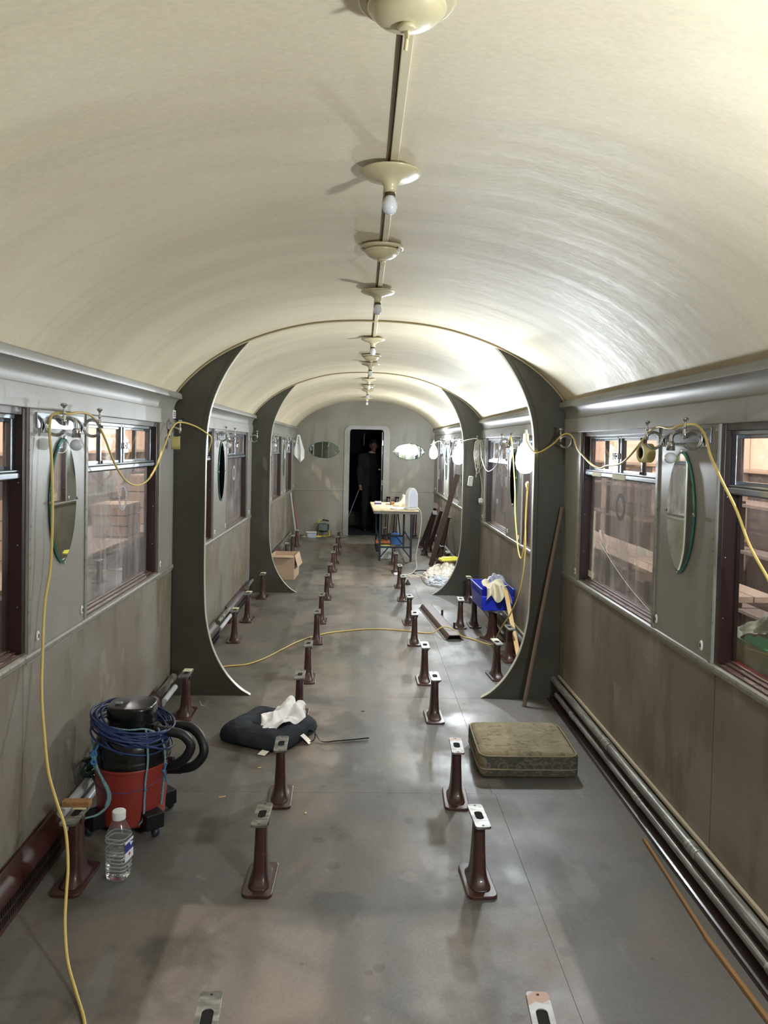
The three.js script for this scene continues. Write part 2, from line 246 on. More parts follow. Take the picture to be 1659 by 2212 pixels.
// chair rail under the windows and cornice over them, one length to each bay
for (const s of [-1, 1]) for (const [a, b] of [[D0, D1 - 0.016], [D1 + 0.016, D2 - 0.016], [D2 + 0.016, D3]]) {
  const r = S('trim', planar(along([[W + 0.02, 0.832], [W - 0.006, 0.832], [W - 0.012, 0.838], [W - 0.013, 0.852], [W - 0.010, 0.861], [W - 0.002, 0.866], [W + 0.02, 0.867]].map(([x, y]) => [s * x, y]), a, b), (x, y, z) => [z / 0.7, y * 8]), M_trim);
  for (let d = a + 0.12; d < b - 0.05; d += 0.42) M('screw', sp(0.0035, s * (W - 0.012), 0.846, -d, 0.5, 1, 1, 8), M_chromedull, r);
  const cove = []; for (let i = 0; i <= 10; i++) { const t = i / 10 * Math.PI / 2; cove.push([W - 0.006 - 0.044 * (1 - Math.cos(t)), 1.866 + 0.07 * Math.sin(t)]); }
  const c = S('trim', planar(toCreasedNormals(along([[W + 0.05, HEAD], [W - 0.012, HEAD], [W - 0.014, HEAD + 0.003], [W - 0.0145, 1.858], [W - 0.0125, 1.8615], [W - 0.006, 1.862], ...cove, [W - 0.052, 1.936], [W - 0.054, 1.944], [W - 0.052, 1.966], [W - 0.045, 1.974], [W + 0.05, 1.974]].map(([x, y]) => [s * x, y]), a, b), 0.5), (x, y, z) => [z / 1.7, y * 1.2]), M_grey);
  void c;
}
// vault
const halfArc = new THREE.CatmullRomCurve3([[-0.4, 2.447], [0, 2.477], [0.43, 2.444], [0.81, 2.33], [1.05, 2.197], [1.2, 2.066], [1.262, 1.99], [1.278, 1.966]].map(([x, y]) => new THREE.Vector3(x, y, 0)), false, 'centripetal').getPoints(160).filter((p) => p.x >= 0).map((p) => [p.x, p.y]);
halfArc[0][0] = 0;
const ARC = [...halfArc.slice().reverse().map(([x, y]) => [-x, y]), ...halfArc.slice(1)];
{
  const outer = ARC.slice().reverse().map(([x, y]) => [x * 1.06, y + 0.06]);
  const g = planar(toCreasedNormals(along([...ARC, ...outer], D0, D3), 0.5), (x, y, z) => [(x > 0 ? Math.atan2(x, y - 1.2) : Math.atan2(x, y - 1.2)) * 0.6, z / 2.2]);
  const c = S('ceiling', g, M_ceil);
  const rib = (d) => { const inn = ARC.map(([x, y]) => [x * 0.996, y - 0.012]); return M('rib', toCreasedNormals(along([...ARC, ...inn.reverse()], d - 0.011, d + 0.011), 0.6), M_creamflat, c); };
  rib(D1 - 0.022); rib(D2 - 0.022);
  for (const d of [D1 - 0.038, D2 - 0.038]) M('rib_line', along([...ARC, ...ARC.map(([x, y]) => [x * 0.998, y - 0.006]).reverse()], d - 0.003, d + 0.003), std('rib_line', 0x8a7648), c);
  M('centre_strip', bx(0.023, 0.011, D3 - D0, 0.014, 2.473, -(D0 + D3) / 2, 0.002), M_creamflat, c);
  M('shade_strip', bx(0.005, 0.005, D3 - D0, -0.001, 2.474, -(D0 + D3) / 2, 0.001), M_brownstrip, c);  // dark strip added to stand in for the shadow of the centre strip
}
// draught screens: crescents between vault, wall and floor
const INNER = [[0.80, 2.328], [0.868, 2.25], [0.955, 2.115], [1.024, 1.962], [1.06, 1.828], [1.075, 1.66], [1.078, 1.23], [1.075, 0.69], [1.062, 0.5], [1.012, 0.30], [0.925, 0.14], [0.835, 0.045], [0.765, 0.0]];
function screen(s, d, label) {
  const t = thing('draught_screen', label, 'partition', [0, 0, 0], 0);
  const inner = new THREE.CatmullRomCurve3(INNER.map(([x, y]) => new THREE.Vector3(s * x, y, 0)), false, 'centripetal').getPoints(90);
  const out = ARC.filter(([x]) => s * x >= 0.80).map(([x, y]) => [x * 0.998, y - 0.004]); if (s < 0) out.reverse();
  const pts = [...out, [s * 1.281, 1.9], [s * 1.281, 0.001], ...inner.slice().reverse().map((p) => [p.x, Math.max(0.001, p.y)])];
  M('panel', planar(ex(shape(pts), 0.028).translate(0, 0, -d - 0.014), (x, y) => [x / 1.4, y / 1.4]), M_oliveshade, t);
  const strip = []; const nrm = (i) => { const a = inner[Math.max(0, i - 1)], b = inner[Math.min(inner.length - 1, i + 1)]; return new THREE.Vector2(-(b.y - a.y), b.x - a.x).normalize().multiplyScalar(s * 1); };
  const a = inner.map((p) => [p.x, Math.max(0, p.y)]), b = inner.map((p, i) => { const n = nrm(i); return [p.x + n.x * -0.004 , Math.max(0, p.y + n.y * -0.004)]; });
  strip.push(...a, ...b.reverse());
  M('edge_strip', ex(shape(strip), 0.036).translate(0, 0, -d - 0.018), M_edge, t);
  // narrow bead set in from the curved edge
  const c = inner.slice(8).map((p, i) => { const n = nrm(i + 8); return new THREE.Vector3(p.x + n.x * 0.028, Math.max(0.004, p.y + n.y * 0.028), -d + 0.0145); });
  M('bead', tb(c, 0.0022, 90, 5), M_oliveshade, t);
  return t;
}
screen(-1, D1, 'olive crescent draught screen beside the red vacuum cleaner, curved bright edge strip');
screen(1, D1, 'grey crescent draught screen that the thin wooden pole leans on');
screen(-1, D2, 'olive crescent draught screen in front of the cardboard box');
screen(1, D2, 'grey crescent draught screen between the dust sheets and the blue bin');

// end walls and the dark vestibule behind the open doorway
function endWall(d, name, far) {
  const w = struct(name), gm = std('end_paint', 0xe4ddcf, { map: T_grey, roughness: 0.5 });
  const door = [[-0.285, 0.0], [-0.285, 1.9], [-0.27, 1.945], [-0.24, 1.957], [0.29, 1.957], [0.32, 1.945], [0.336, 1.9], [0.336, 0.0]];
  const outline = [[-1.3, 0.0], ...door, [1.3, 0.0], [1.3, 1.93], ...ARC.slice().reverse().map(([x, y]) => [x * 1.01, y + 0.01]), [-1.3, 1.93]];
  M('panel', planar(ex(shape(outline), 0.04).translate(0, 0, far ? -d - 0.04 : -d), (x, y) => [x / 1.7, y / 1.7]), gm, w);
  if (!far) { M('door_leaf', bx(0.62, 1.95, 0.04, 0.025, 0.978, -d + 0.045), M_oliveshade, w); return w; }
  const rr = (w2, top, r) => [[-w2[0], 0], [-w2[0], top - r], ...Array.from({ length: 6 }, (_, i) => [-w2[0] + r - r * Math.cos(i / 5 * Math.PI / 2), top - r + r * Math.sin(i / 5 * Math.PI / 2)]), ...Array.from({ length: 6 }, (_, i) => [w2[1] - r + r * Math.sin(i / 5 * Math.PI / 2), top - r + r * Math.cos(i / 5 * Math.PI / 2)]), [w2[1], 0]];
  M('architrave', planar(ex(shape([...rr([0.385, 0.452], 2.03, 0.13), ...rr([0.287, 0.338], 1.957, 0.045).reverse()]), 0.012, 0.002).translate(0, 0, -d + 0.002), (x, y) => [x / 1.7, y / 1.7]), M_grey, w);
  for (const [a, b] of [[-1.283, -0.387], [0.454, 1.283]]) M('dado_moulding', bx(b - a, 0.014, 0.012, (a + b) / 2, 0.826, -d + 0.005, 0.004), M_trim, w);
  return w;
}
endWall(D3, 'wall_end', true); endWall(D0, 'wall_near', false);
{
  const v = struct('vestibule'), dark = std('shaded_vestibule', 0x0b1018, { roughness: 0.85 });  // near-black colour holds the gloom of the vestibule
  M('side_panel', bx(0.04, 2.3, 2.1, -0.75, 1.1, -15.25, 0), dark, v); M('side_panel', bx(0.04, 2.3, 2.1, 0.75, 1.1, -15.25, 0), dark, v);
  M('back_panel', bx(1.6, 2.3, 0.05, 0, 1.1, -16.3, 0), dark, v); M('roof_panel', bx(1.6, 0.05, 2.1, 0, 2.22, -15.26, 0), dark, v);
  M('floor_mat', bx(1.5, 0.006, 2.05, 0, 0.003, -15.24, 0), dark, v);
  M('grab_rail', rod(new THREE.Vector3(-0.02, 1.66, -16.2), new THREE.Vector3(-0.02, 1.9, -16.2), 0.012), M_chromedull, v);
}
{ // the door stands open into the vestibule
  const d = struct('door_1');
  M('leaf', bx(0.034, 1.93, 0.62, 0.322, 0.972, -14.53, 0.004), std('door_dark', 0x2a2118, { roughness: 0.5 }), d);
  M('edge_strip', bx(0.009, 1.9, 0.006, 0.312, 0.97, -14.214, 0.002), M_chrome, d);
  for (const y of [1.72, 0.98]) M('hinge', [bx(0.03, 0.1, 0.012, 0.322, y, -14.208, 0.003), cy(0.007, 0.007, 0.11, 0.335, y, -14.2, 10)], M_chrome, d);
  M('handle', [sp(0.022, 0.27, 1.22, -14.3), rod(new THREE.Vector3(0.31, 1.22, -14.3), new THREE.Vector3(0.27, 1.22, -14.3), 0.008)], M_chrome, d);
}
// windows
function makeWindow(s, a, b, i) {
  const w = struct('window_' + i), X = (x) => s * x, L = b - a, m = (a + b) / 2, H = HEAD - SILL, hasRed = true;
  void hasRed;
  const jamb = (d) => M('jamb', [bx(0.062, H, 0.03, X(W + 0.034), SILL + H / 2, -d, 0.003), bx(0.014, H, 0.04, X(W + 0.062), SILL + H / 2, -(d + (d < m ? 0.012 : -0.012)), 0.003)], M_maroondark, w);
  jamb(a + 0.012); jamb(b - 0.012);
  M('head', bx(0.07, 0.03, L, X(W + 0.042), HEAD - 0.012, -m, 0.003), M_maroondark, w);
  M('sill', [bx(0.075, 0.012, L, X(W + 0.04), SILL + 0.006, -m, 0.003), bx(0.024, 0.01, L, X(W + 0.038), SILL + 0.014, -m, 0.003), bx(0.012, 0.014, L, X(W + 0.051), SILL + 0.018, -m, 0.003)], M_sillwood, w);
  const gx = X(W + 0.056), yv = 1.525, top = HEAD - 0.03;
  M('pane', planar(bx(0.004, yv - SILL, L - 0.05, gx, (yv + SILL) / 2, -m, 0), (x, y, z) => [z * 0.8 + i * 0.37, y * 0.9 + i * 0.21]), i === 10 || i === 2 ? M_pane2 : M_pane, w);
  // sliding ventilator above: rail, posts, top bar, panes, catch
  const vx = X(W + 0.04), a1 = a + 0.045, b1 = b - 0.045;
  M('rail', [bx(0.04, 0.03, L - 0.05, X(W + 0.032), yv, -m, 0.008), bx(0.045, 0.008, L - 0.05, X(W + 0.036), yv + 0.018, -m, 0.003)], M_chromedull, w);
  M('top_bar', bx(0.03, 0.018, L - 0.06, vx, top - 0.004, -m, 0.003), M_chromedull, w);
  const vh = top - yv, posts = [a1, a1 + (b1 - a1) * 0.24, m - 0.022, m + 0.022, a1 + (b1 - a1) * 0.76, b1];
  posts.forEach((d, k) => M('post', bx(k === 2 || k === 3 ? 0.03 : 0.022, vh, k === 0 || k === 5 ? 0.034 : 0.018, vx + s * (k === 1 || k === 4 ? 0.012 : 0), yv + vh / 2, -d, 0.003), M_chromedull, w));
  for (const [p, q, o] of [[a1, posts[1], 0.014], [posts[1], posts[2], 0], [posts[3], posts[4], 0], [posts[4], b1, 0.014]]) {
    M('vent_frame', [bx(0.014, 0.014, q - p - 0.01, vx + s * o, yv + 0.028, -(p + q) / 2, 0.002), bx(0.014, 0.014, q - p - 0.01, vx + s * o, top - 0.018, -(p + q) / 2, 0.002)], M_chromedull, w);
    M('vent_pane', planar(bx(0.003, vh - 0.03, q - p - 0.012, vx + s * o, yv + vh / 2, -(p + q) / 2, 0), (x, y, z) => [z, y]), M_ventpane, w);
  }
  M('catch', [bx(0.018, 0.03, 0.026, vx - s * 0.02, yv + vh * 0.5, -m, 0.003), bx(0.014, 0.034, 0.01, vx - s * 0.026, yv + vh * 0.5, -(m + 0.03), 0.003), bx(0.010, 0.018, 0.07, vx - s * 0.024, yv + vh * 0.5, -(m + 0.02), 0.003), bx(0.014, 0.034, 0.01, vx - s * 0.026, yv + vh * 0.5, -(m + 0.055), 0.003)], M_chrome, w);
  M('screw', [0.2, 0.45, 0.7].map((t) => sp(0.004, X(W + 0.02), SILL + H * t, -(b - 0.028), 1, 1, 0.5, 8)), M_chromedull, w);
  return w;
}
const T_sill = tex(256, 256, (u, v) => { const c = mix3(hex(0x3c2824), hex(0x574640), step(0.35, 0.7, fbm(u, v, 4, 30, 4, 901))); return mix3(c, hex(0x8d8379), 0.6 * step(0.62, 0.72, fbm(u, v, 5, 40, 4, 905))); });
const M_sillwood = std('sill_wood', 0xffffff, { map: T_sill, roughness: 0.5 });
const WINL = WIN.map(([a, b], i) => makeWindow(-1, a, b, i + 1)), WINR = WIN.map(([a, b], i) => makeWindow(1, a, b, i + 9));

// ------------------------------------------------------------------ the workshop outside the windows
{
  const peach = std('lit_peach_wall', 0xd6bfaf, { roughness: 0.9 }), low = std('dim_grey_brown_wall', 0x6e6663, { roughness: 0.9 }), conc = std('concrete', 0x7d726c, { roughness: 0.9 });  // light put into colour: upper wall as lit, lower wall as dim
  S('exterior_ground', [bx(12, 0.1, 44, 0, -0.75, -12, 0)], conc);
  S('exterior_roof', [bx(12, 0.1, 44, 0, 4.4, -12, 0)], std('shed_roof', 0x8d7a6c));
  for (const s of [-1, 1]) {
    const w = struct('exterior_wall');
    M('upper_wall', bx(0.2, 3.1, 44, s * 5.6, 2.95, -12, 0), peach, w); M('lower_wall', bx(0.2, 2.1, 44, s * 5.58, 0.35, -12, 0), low, w);
    for (let d = 2; d < 32; d += 3) M('pilaster', bx(0.15, 5.0, 0.3, s * 5.42, 1.8, -d, 0.01), peach, w);
    M('ledge', bx(0.3, 0.05, 44, s * 5.4, 1.42, -12, 0.01), std('ledge_timber', 0x9c8878), w);
    for (const d of [3, 9, 16, 24]) {
      const l = thing('strip_lamp', 'long tube lamp hanging outside the ' + (s < 0 ? 'vacuum side' : 'bare-pipe side') + ', ' + { 3: 'first', 9: 'second', 16: 'third', 24: 'fourth' }[d] + ' along the workshop', 'lamp', [s * 3.2, 3.6, d], 0, 'tube lamps of the workshop outside');
      M('housing', bx(0.14, 0.05, 0.5, 0, 0.045, 0, 0.006), M_white, l);
      M('tube', cy(0.018, 0.018, 0.44, 0, 0, 0, 12).rotateX(Math.PI / 2), std('tube_glow', 0xffffff, { emissive: SHED_TINT, emissiveIntensity: 3 }), l);
      M('hanger', [cy(0.004, 0.004, 0.7, 0, 0.41, 0.15, 6), cy(0.004, 0.004, 0.7, 0, 0.41, -0.15, 6)], M_chromedull, l);
      const p = new THREE.PointLight(SHED_TINT, SHED_POWER); p.castShadow = true; p.shadow.radius = 2; l.add(p); p.position.set(0, 0, 0);
    }
  }
  for (const e of [-10, 34]) S('exterior_end', bx(12, 5.2, 0.2, 0, 1.85, -e, 0), low);
}
// ------------------------------------------------------------------ seat pedestals
const T_label = canvasTex(128, 64, (c, w, h) => { c.fillStyle = '#e6e0b8'; c.fillRect(0, 0, w, h); c.strokeStyle = '#57533f'; c.lineWidth = 4; c.beginPath(); c.moveTo(30, 46); c.lineTo(44, 18); c.lineTo(58, 46); c.moveTo(72, 18); c.lineTo(72, 46); c.lineTo(96, 46); c.stroke(); });
const M_label = std('pencilled_label', 0xffffff, { map: T_label, roughness: 0.9 });
function makePedestal(plateMat, paper) {
  const t = new THREE.Group();
  M('base', ex(shape(rrect(0.112, 0.235, 0.024)), 0.009, 0.003).rotateX(-Math.PI / 2).translate(0, 0.0, 0), M_maroon, t);
  const prof = [[0.009, 0.088, 0.196], [0.016, 0.079, 0.165], [0.028, 0.07, 0.134], [0.045, 0.062, 0.11], [0.07, 0.056, 0.094], [0.11, 0.052, 0.083], [0.17, 0.047, 0.073], [0.248, 0.043, 0.066]];
  M('column', loft(prof.map(([y, w, d]) => oval(w, d, y, 28, 3.3))), M_maroon, t);
  M('lug', bx(0.012, 0.024, 0.03, 0.022, 0.232, 0.0, 0.003), M_maroon, t);
  const s = shape(rrect(0.06, 0.185, 0.012)); s.holes.push(new THREE.Path(rrect(0.029, 0.062, 0.013).reverse().map((p) => new THREE.Vector2(...p))));
  for (const z of [-0.08, 0.08]) s.holes.push(new THREE.Path().absarc(0, z, 0.0035, 0, Math.PI * 2, true));
  const pl = M('top_plate', planar(ex(s, 0.007, 0.0012).rotateX(-Math.PI / 2).translate(0, 0.252, 0), (x, y, z) => [x * 5 + 0.3, z * 5 + y * 9]), plateMat, t);
  M('slot_shade', bx(0.038, 0.002, 0.06, 0, 0.2562, 0, 0), std('deep_black', 0x020202, { roughness: 1 }), pl);  // black sheet closing the slot, standing in for the shade inside it
  if (paper) M('paper_label', bx(0.05, 0.0012, 0.06, 0, 0.2608, -0.05, 0).rotateY(0), M_label, pl);
  return t;
}
const pedA = makePedestal(M_plate, false), pedB = makePedestal(M_plate, true), pedC = makePedestal(M_rustplate, false);
function pedestal(kind, x, d, turn, label, group, y = 0) {
  const r = { A: pedA, B: pedB, C: pedC }[kind].clone(); r.name = numbered('seat_pedestal'); scene.add(r); r.position.copy(V(x, y, d)); r.rotation.y = turn;
  return tag(r, label, 'pedestal', group);
}
const ORD = ['first', 'second', 'third', 'fourth', 'fifth', 'sixth', 'seventh', 'eighth', 'ninth', 'tenth', 'eleventh', 'twelfth', 'thirteenth', 'fourteenth', 'fifteenth'];
const ROWD = [1.84, 2.88, 3.57, 4.66, 5.4, 6.45, 7.19, 8.28, 9.03, 10.08, 10.83, 11.75, 12.5];
ROWD.forEach((d, i) => pedestal('A', -0.41, d, [0.05, -0.02, 0.03, 0, 0.02][i % 5], i === 0 ? 'grey-topped pedestal cut off by the frame edge, on the yellow cable side' : i === 1 ? 'maroon aisle pedestal across from the water bottle, second of its row' : i === 2 ? 'maroon pedestal standing just in front of the black cushion' : i === 3 ? 'maroon pedestal just behind the black cushion, against the white rag' : i === 6 ? 'maroon pedestal in the vacuum-side aisle row behind the floor cable, ' + ORD[i] + ' from the camera' : 'maroon aisle pedestal in the row on the vacuum side, ' + ORD[i] + ' from the camera', 'aisle pedestals on the vacuum side'));
ROWD.filter((d) => d !== 11.75).forEach((d, i) => pedestal(i === 0 || i === 2 ? 'C' : 'A', 0.415, d, [-0.06, 0.05, -0.04, 0.02, 0.01][i % 5], i === 0 ? 'worn pedestal at the frame edge with brown paint streaks on its plate' : i === 1 ? 'maroon pedestal alone in front of the patterned seat cushion' : i === 2 ? 'maroon pedestal touching the corner of the patterned seat cushion' : i === 5 ? 'maroon pedestal beside the end of the loose metal trough' : 'maroon aisle pedestal in the row on the bare-pipe side, ' + ORD[i] + ' from the camera', 'aisle pedestals on the bare-pipe side'));
[[-1.105, 2.88, 'maroon wall pedestal with a wood offcut on top, beside the red vacuum'], [-1.1, 4.66, 'maroon wall pedestal with a paper label, in front of the olive draught screen'], [-1.1, 6.46, 'labelled wall pedestal beside the capped heater pipe, nearest past the first screen'], [-1.1, 7.2, 'labelled wall pedestal, middle one of three along the heater past the first screen'], [-1.1, 8.28, 'wall pedestal standing against the second olive screen'], [-1.09, 10.83, 'wall pedestal right behind the open cardboard box'], [-1.09, 12.5, 'wall pedestal beside the clear plastic tub and leaning poles'], [-1.09, 11.75, 'wall pedestal between the cardboard box and the leaning poles']]
  .forEach(([x, d, l], i) => pedestal('B', x, d, 0.04 * (i % 3 - 1), l.replace(', nearest past', ', first past').replace('right behind', 'just behind'), 'wall pedestals on the vacuum side'));
[[0.95, 5.52, 0.1, 'B', 'pedestal half behind the grey screen where the yellow cable meets the floor'], [1.13, 5.98, 0.05, 'A', 'pedestal under the foot of the pale wooden batten'], [0.885, 7.08, -0.04, 'C', 'pedestal standing free beside the blue bin and the loose trough'], [1.02, 7.12, 0.03, 'C', 'pedestal whose plate shows next to the blue bin side'], [1.1, 6.6, 0.5, 'A', 'pedestal under the near edge of the blue bin'], [1.18, 6.98, 0, 'A', 'pedestal under the far end of the blue bin'], [1.13, 8.27, 0, 'B', 'pedestal behind the blue bin against the second grey screen']]
  .forEach(([x, d, r, k, l]) => pedestal(k, x, d, r, l, 'pedestals gathered round the blue bin'));
pedestal('A', 1.1, 10.9, 0.1, 'pedestal half hidden by the leaning brown board'); pedestal('B', 1.12, 10.25, 0, 'pedestal behind the dust sheets and yellow bag');
pedestal('A', 0.36, 13.2, 0, 'pedestal under the far side of the work table'); 

// ------------------------------------------------------------------ roof lamps and ventilator bowls
function discLamp(d, label) {
  const t = thing('ceiling_lamp', label, 'lamp', [0.006, 2.466, d], 0, 'bare bulb roof lamps');
  M('reflector', lt([[0.0, -0.066], [0.017, -0.066], [0.018, -0.055], [0.021, -0.044], [0.03, -0.034], [0.05, -0.026], [0.075, -0.02], [0.088, -0.012], [0.09, -0.009], [0.088, -0.006], [0.05, -0.001], [0, 0]].map(([r, y]) => [r, y]), 40), M_cream, t);
  M('socket', cy(0.0155, 0.0155, 0.012, 0, -0.07, 0), M_brownstrip, t);
  M('bulb', lt([[0, -0.129], [0.01, -0.127], [0.018, -0.12], [0.0225, -0.108], [0.0225, -0.099], [0.018, -0.087], [0.013, -0.078], [0.012, -0.072]], 24), M_bulb, t);
}
const M_bulb = phys('opal_bulb', 0xe9edf3, { roughness: 0.15, transmission: 0.12, thickness: 0, clearcoat: 1, clearcoatRoughness: 0.05 });
[2.27, 4.0, 5.79, 7.53, 9.3, 11.1, 12.9].forEach((d, i) => discLamp(d, 'cream trumpet roof lamp with small opal bulb, ' + ORD[i] + ' along the vault from the camera'));
function bowl(d, label) {
  const t = thing('roof_ventilator', label, 'ventilator', [0.004, 2.466, d], 0, 'bowl ventilators on the vault');
  const f = M('flange', lt([[0, -0.012], [0.082, -0.012], [0.0885, -0.008], [0.0895, -0.002], [0.086, 0.002], [0, 0.004]], 44), M_cream, t);
  for (const a of [0.7, 2.8, 4.9]) M('screw', sp(0.004, 0.08 * Math.cos(a), -0.013, 0.08 * Math.sin(a), 1, 0.5, 1, 8), M_black, f);
  M('bowl', lt([[0, -0.05], [0.02, -0.049], [0.042, -0.0445], [0.056, -0.037], [0.065, -0.0275], [0.0648, -0.0255], [0.069, -0.0235], [0.072, -0.019], [0.0715, -0.012], [0, -0.008]], 44), M_cream, t);
  const k = M('knob', lt([[0, -0.059], [0.014, -0.058], [0.017, -0.054], [0.015, -0.047], [0, -0.044]], 20), M_cream, t);
  M('lever', [bar(new THREE.Vector3(0, -0.055, 0), new THREE.Vector3(0.001, -0.072, -0.004), 0.009, 0.006, 0.002), bar(new THREE.Vector3(0.001, -0.07, -0.004), new THREE.Vector3(-0.001, -0.09, -0.008), 0.0085, 0.006, 0.002)], M_cream, k);
}
[1.405, 3.14, 6.88, 10.3].forEach((d, i) => bowl(d, 'cream bowl ventilator with a small lever, ' + ORD[i] + ' along the vault from the camera'));

// ------------------------------------------------------------------ lit work bulbs
const M_glow = std('bulb_glow', 0xffffff, { emissive: new THREE.Color(0.9, 0.95, 1.0), emissiveIntensity: 14, roughness: 0.3 });
BULBS.forEach(([x, y, d], i) => {
  const t = thing('work_bulb', ['glaring work bulb outside the picture beside the photographer', 'largest glaring white work bulb, at the edge of the first grey screen', 'glaring white work bulb at the edge of the second grey screen', 'glaring white work bulb by the oval mirror on the end wall'][i], 'bulb', [x, y, d], 0);
  M('bulb', lt([[0, -0.105], [0.03, -0.1], [0.055, -0.075], [0.066, -0.035], [0.064, 0.01], [0.052, 0.055], [0.034, 0.09], [0.02, 0.105], [0, 0.106]], 28), M_glow, t);
  M('holder', [cy(0.021, 0.018, 0.06, 0, 0.135, 0), cy(0.012, 0.008, 0.03, 0, 0.178, 0)], M_white, t);
  const p = new THREE.PointLight(BULB_TINT, BULB_POWER[i]); p.castShadow = true; p.shadow.radius = 3.2; t.add(p);
});

// ------------------------------------------------------------------ coat hooks, reading lamps and mirrors
function makeHook(s, nearRing) {                                    // C ring on a wall plate with an upright knob finial
  const t = new THREE.Group();
  M('wall_plate', bx(0.006, 0.055, 0.05, s * 0.0, 0, 0, 0.002), M_chrome, t);
  const g = [to(0.036, 0.0065, 0, 0, 0, Math.PI * 1.62, 8, 30).rotateZ(Math.PI * 0.22).scale(1, 1, 1.7)];
  if (s > 0) g[0].rotateY(Math.PI);
  g[0].translate(-s * 0.046, 0, 0);
  g.push(sp(0.008, -s * 0.07, -0.026, 0));
  M('ring', g, M_chrome, t);
  M('finial', [lt([[0, 0.0], [0.006, 0.001], [0.0075, 0.02], [0.0075, 0.034], [0.004, 0.04], [0.006, 0.046], [0.0075, 0.05], [0.005, 0.055], [0.0035, 0.066], [0.006, 0.072], [0.0125, 0.078], [0.0135, 0.082], [0.009, 0.086], [0, 0.087]], 18).translate(-s * 0.076, 0.0, 0)], M_chrome, t);
  return t;
}
const hookL = makeHook(-1), hookR = makeHook(1);
function hook(s, d, label) { const r = (s < 0 ? hookL : hookR).clone(); r.name = numbered('coat_hook'); scene.add(r); r.position.copy(V(s * (W - 0.007), 1.712, d)); return tag(r, label, 'hook', s < 0 ? 'chrome coat hooks on the vacuum side' : 'chrome coat hooks on the bare-pipe side'); }
const SIDE = { '-1': 'vacuum side', '1': 'bare-pipe side' };
const bayName = ['beside the photographer', 'before the first screen', 'between the two screens', 'past the second screen', 'by the end wall'];
for (const s of [-1, 1]) {
  PIER.forEach(([a, b], i) => {
    if (i === 0) return;
    hook(s, a + 0.13, 'chrome ring hook, camera end of the mirror pier ' + bayName[i] + ', ' + SIDE[s]);
    hook(s, b - 0.08, 'chrome ring hook, far end of the mirror pier ' + bayName[i] + ', ' + SIDE[s]);
  });
  hook(s, 4.86, s < 0 ? 'chrome ring hook holding a tape roll beside the first olive screen' : 'chrome ring hook on the first grey screen, carrying the yellow cable');
  hook(s, 8.41, s < 0 ? 'empty chrome ring hook beside the second olive screen' : 'chrome ring hook carrying the white cable hank');
  hook(s, 13.82, s < 0 ? 'chrome ring hook with the hanging white cloth' : 'chrome ring hook at the corner of the end wall, bare-pipe side');
  PIER.forEach(([a, b], i) => {
    if (i === 0) return;
    const m = (a + b) / 2 + 0.02, where = SIDE[s] + ' pier ' + bayName[i];
    // long polished strip that carries the reading lamp
    const t = thing('reading_lamp', 'small opal reading lamp on a polished strip, ' + where, 'lamp', [s * (W - 0.008), 1.0, m]);
    M('strip', bx(0.005, 0.06, b - a - 0.13, s * 0.001, 0.73, 0.02, 0.0015), M_chromedull, t);
    M('arm', tb([new THREE.Vector3(0, 0.725, 0.03), new THREE.Vector3(-s * 0.03, 0.745, 0.03), new THREE.Vector3(-s * 0.055, 0.735, 0.03), new THREE.Vector3(-s * 0.062, 0.70, 0.03)], 0.009, 20, 10), M_chrome, t);
    M('bulb_cup', lt([[0, 0.026], [0.012, 0.026], [0.0165, 0.018], [0.0175, -0.012], [0, -0.012]], 18).translate(-s * 0.062, 0.68, 0.03), M_chrome, t);
    M('bulb', sp(0.0245, -s * 0.062, 0.638, 0.03, 1, 0.95, 1, 20), M_bulb, t);
    mirror(t, s, a, b, where, i);
  });
}
function lens(a, b, n = 72, e = 1.16) { return Array.from({ length: n }, (_, i) => { const t = i / n * Math.PI * 2, c = Math.cos(t), q = Math.sin(t); return [a * Math.sign(q) * Math.abs(q) ** e, b * c]; }); }
function mirrorBody(t, a, b) {
  M('glass', ex(shape(lens(a - 0.008, b - 0.012)), 0.002).translate(0, 0, 0.0038), M_mirror, t);
  const rings = [[1, 0], [1, 0.0028], [0.93, 0.0055]].map(([k, z]) => lens(a * (k === 1 ? 1 : (a - 0.008) / a), b * (k === 1 ? 1 : (b - 0.012) / b)).map(([x, y]) => new THREE.Vector3(x, y, z)).reverse());
  M('bevelled_edge', loft(rings.map((r) => r), true, false), M_greenedge, t);
  for (const [x, y] of [[a, 0], [-a, 0], [0, b], [0, -b]]) M('clip', bx(0.012, 0.014, 0.011, x, y, 0.0055, 0.003), M_chrome, t);
}
function mirror(_, s, a, b, where) {
  const t = thing('wall_mirror', 'tall pointed oval mirror on the ' + where, 'mirror', [s * (W - 0.0085), 1.412, (a + b) / 2 + 0.015], s < 0 ? Math.PI / 2 : -Math.PI / 2);
  mirrorBody(t, 0.14, 0.256); void _;
}
for (const [x, l] of [[-0.752, 'wide oval mirror on the end wall beside the hanging white cloth'], [0.81, 'wide oval mirror on the end wall reflecting the glaring bulbs']]) { const t = thing('wall_mirror', l, 'mirror', [x, 1.567, D3 - 0.001]); const g = new THREE.Group(); void g; mirrorBody(t, 0.153, 0.285); t.rotation.z = Math.PI / 2; }

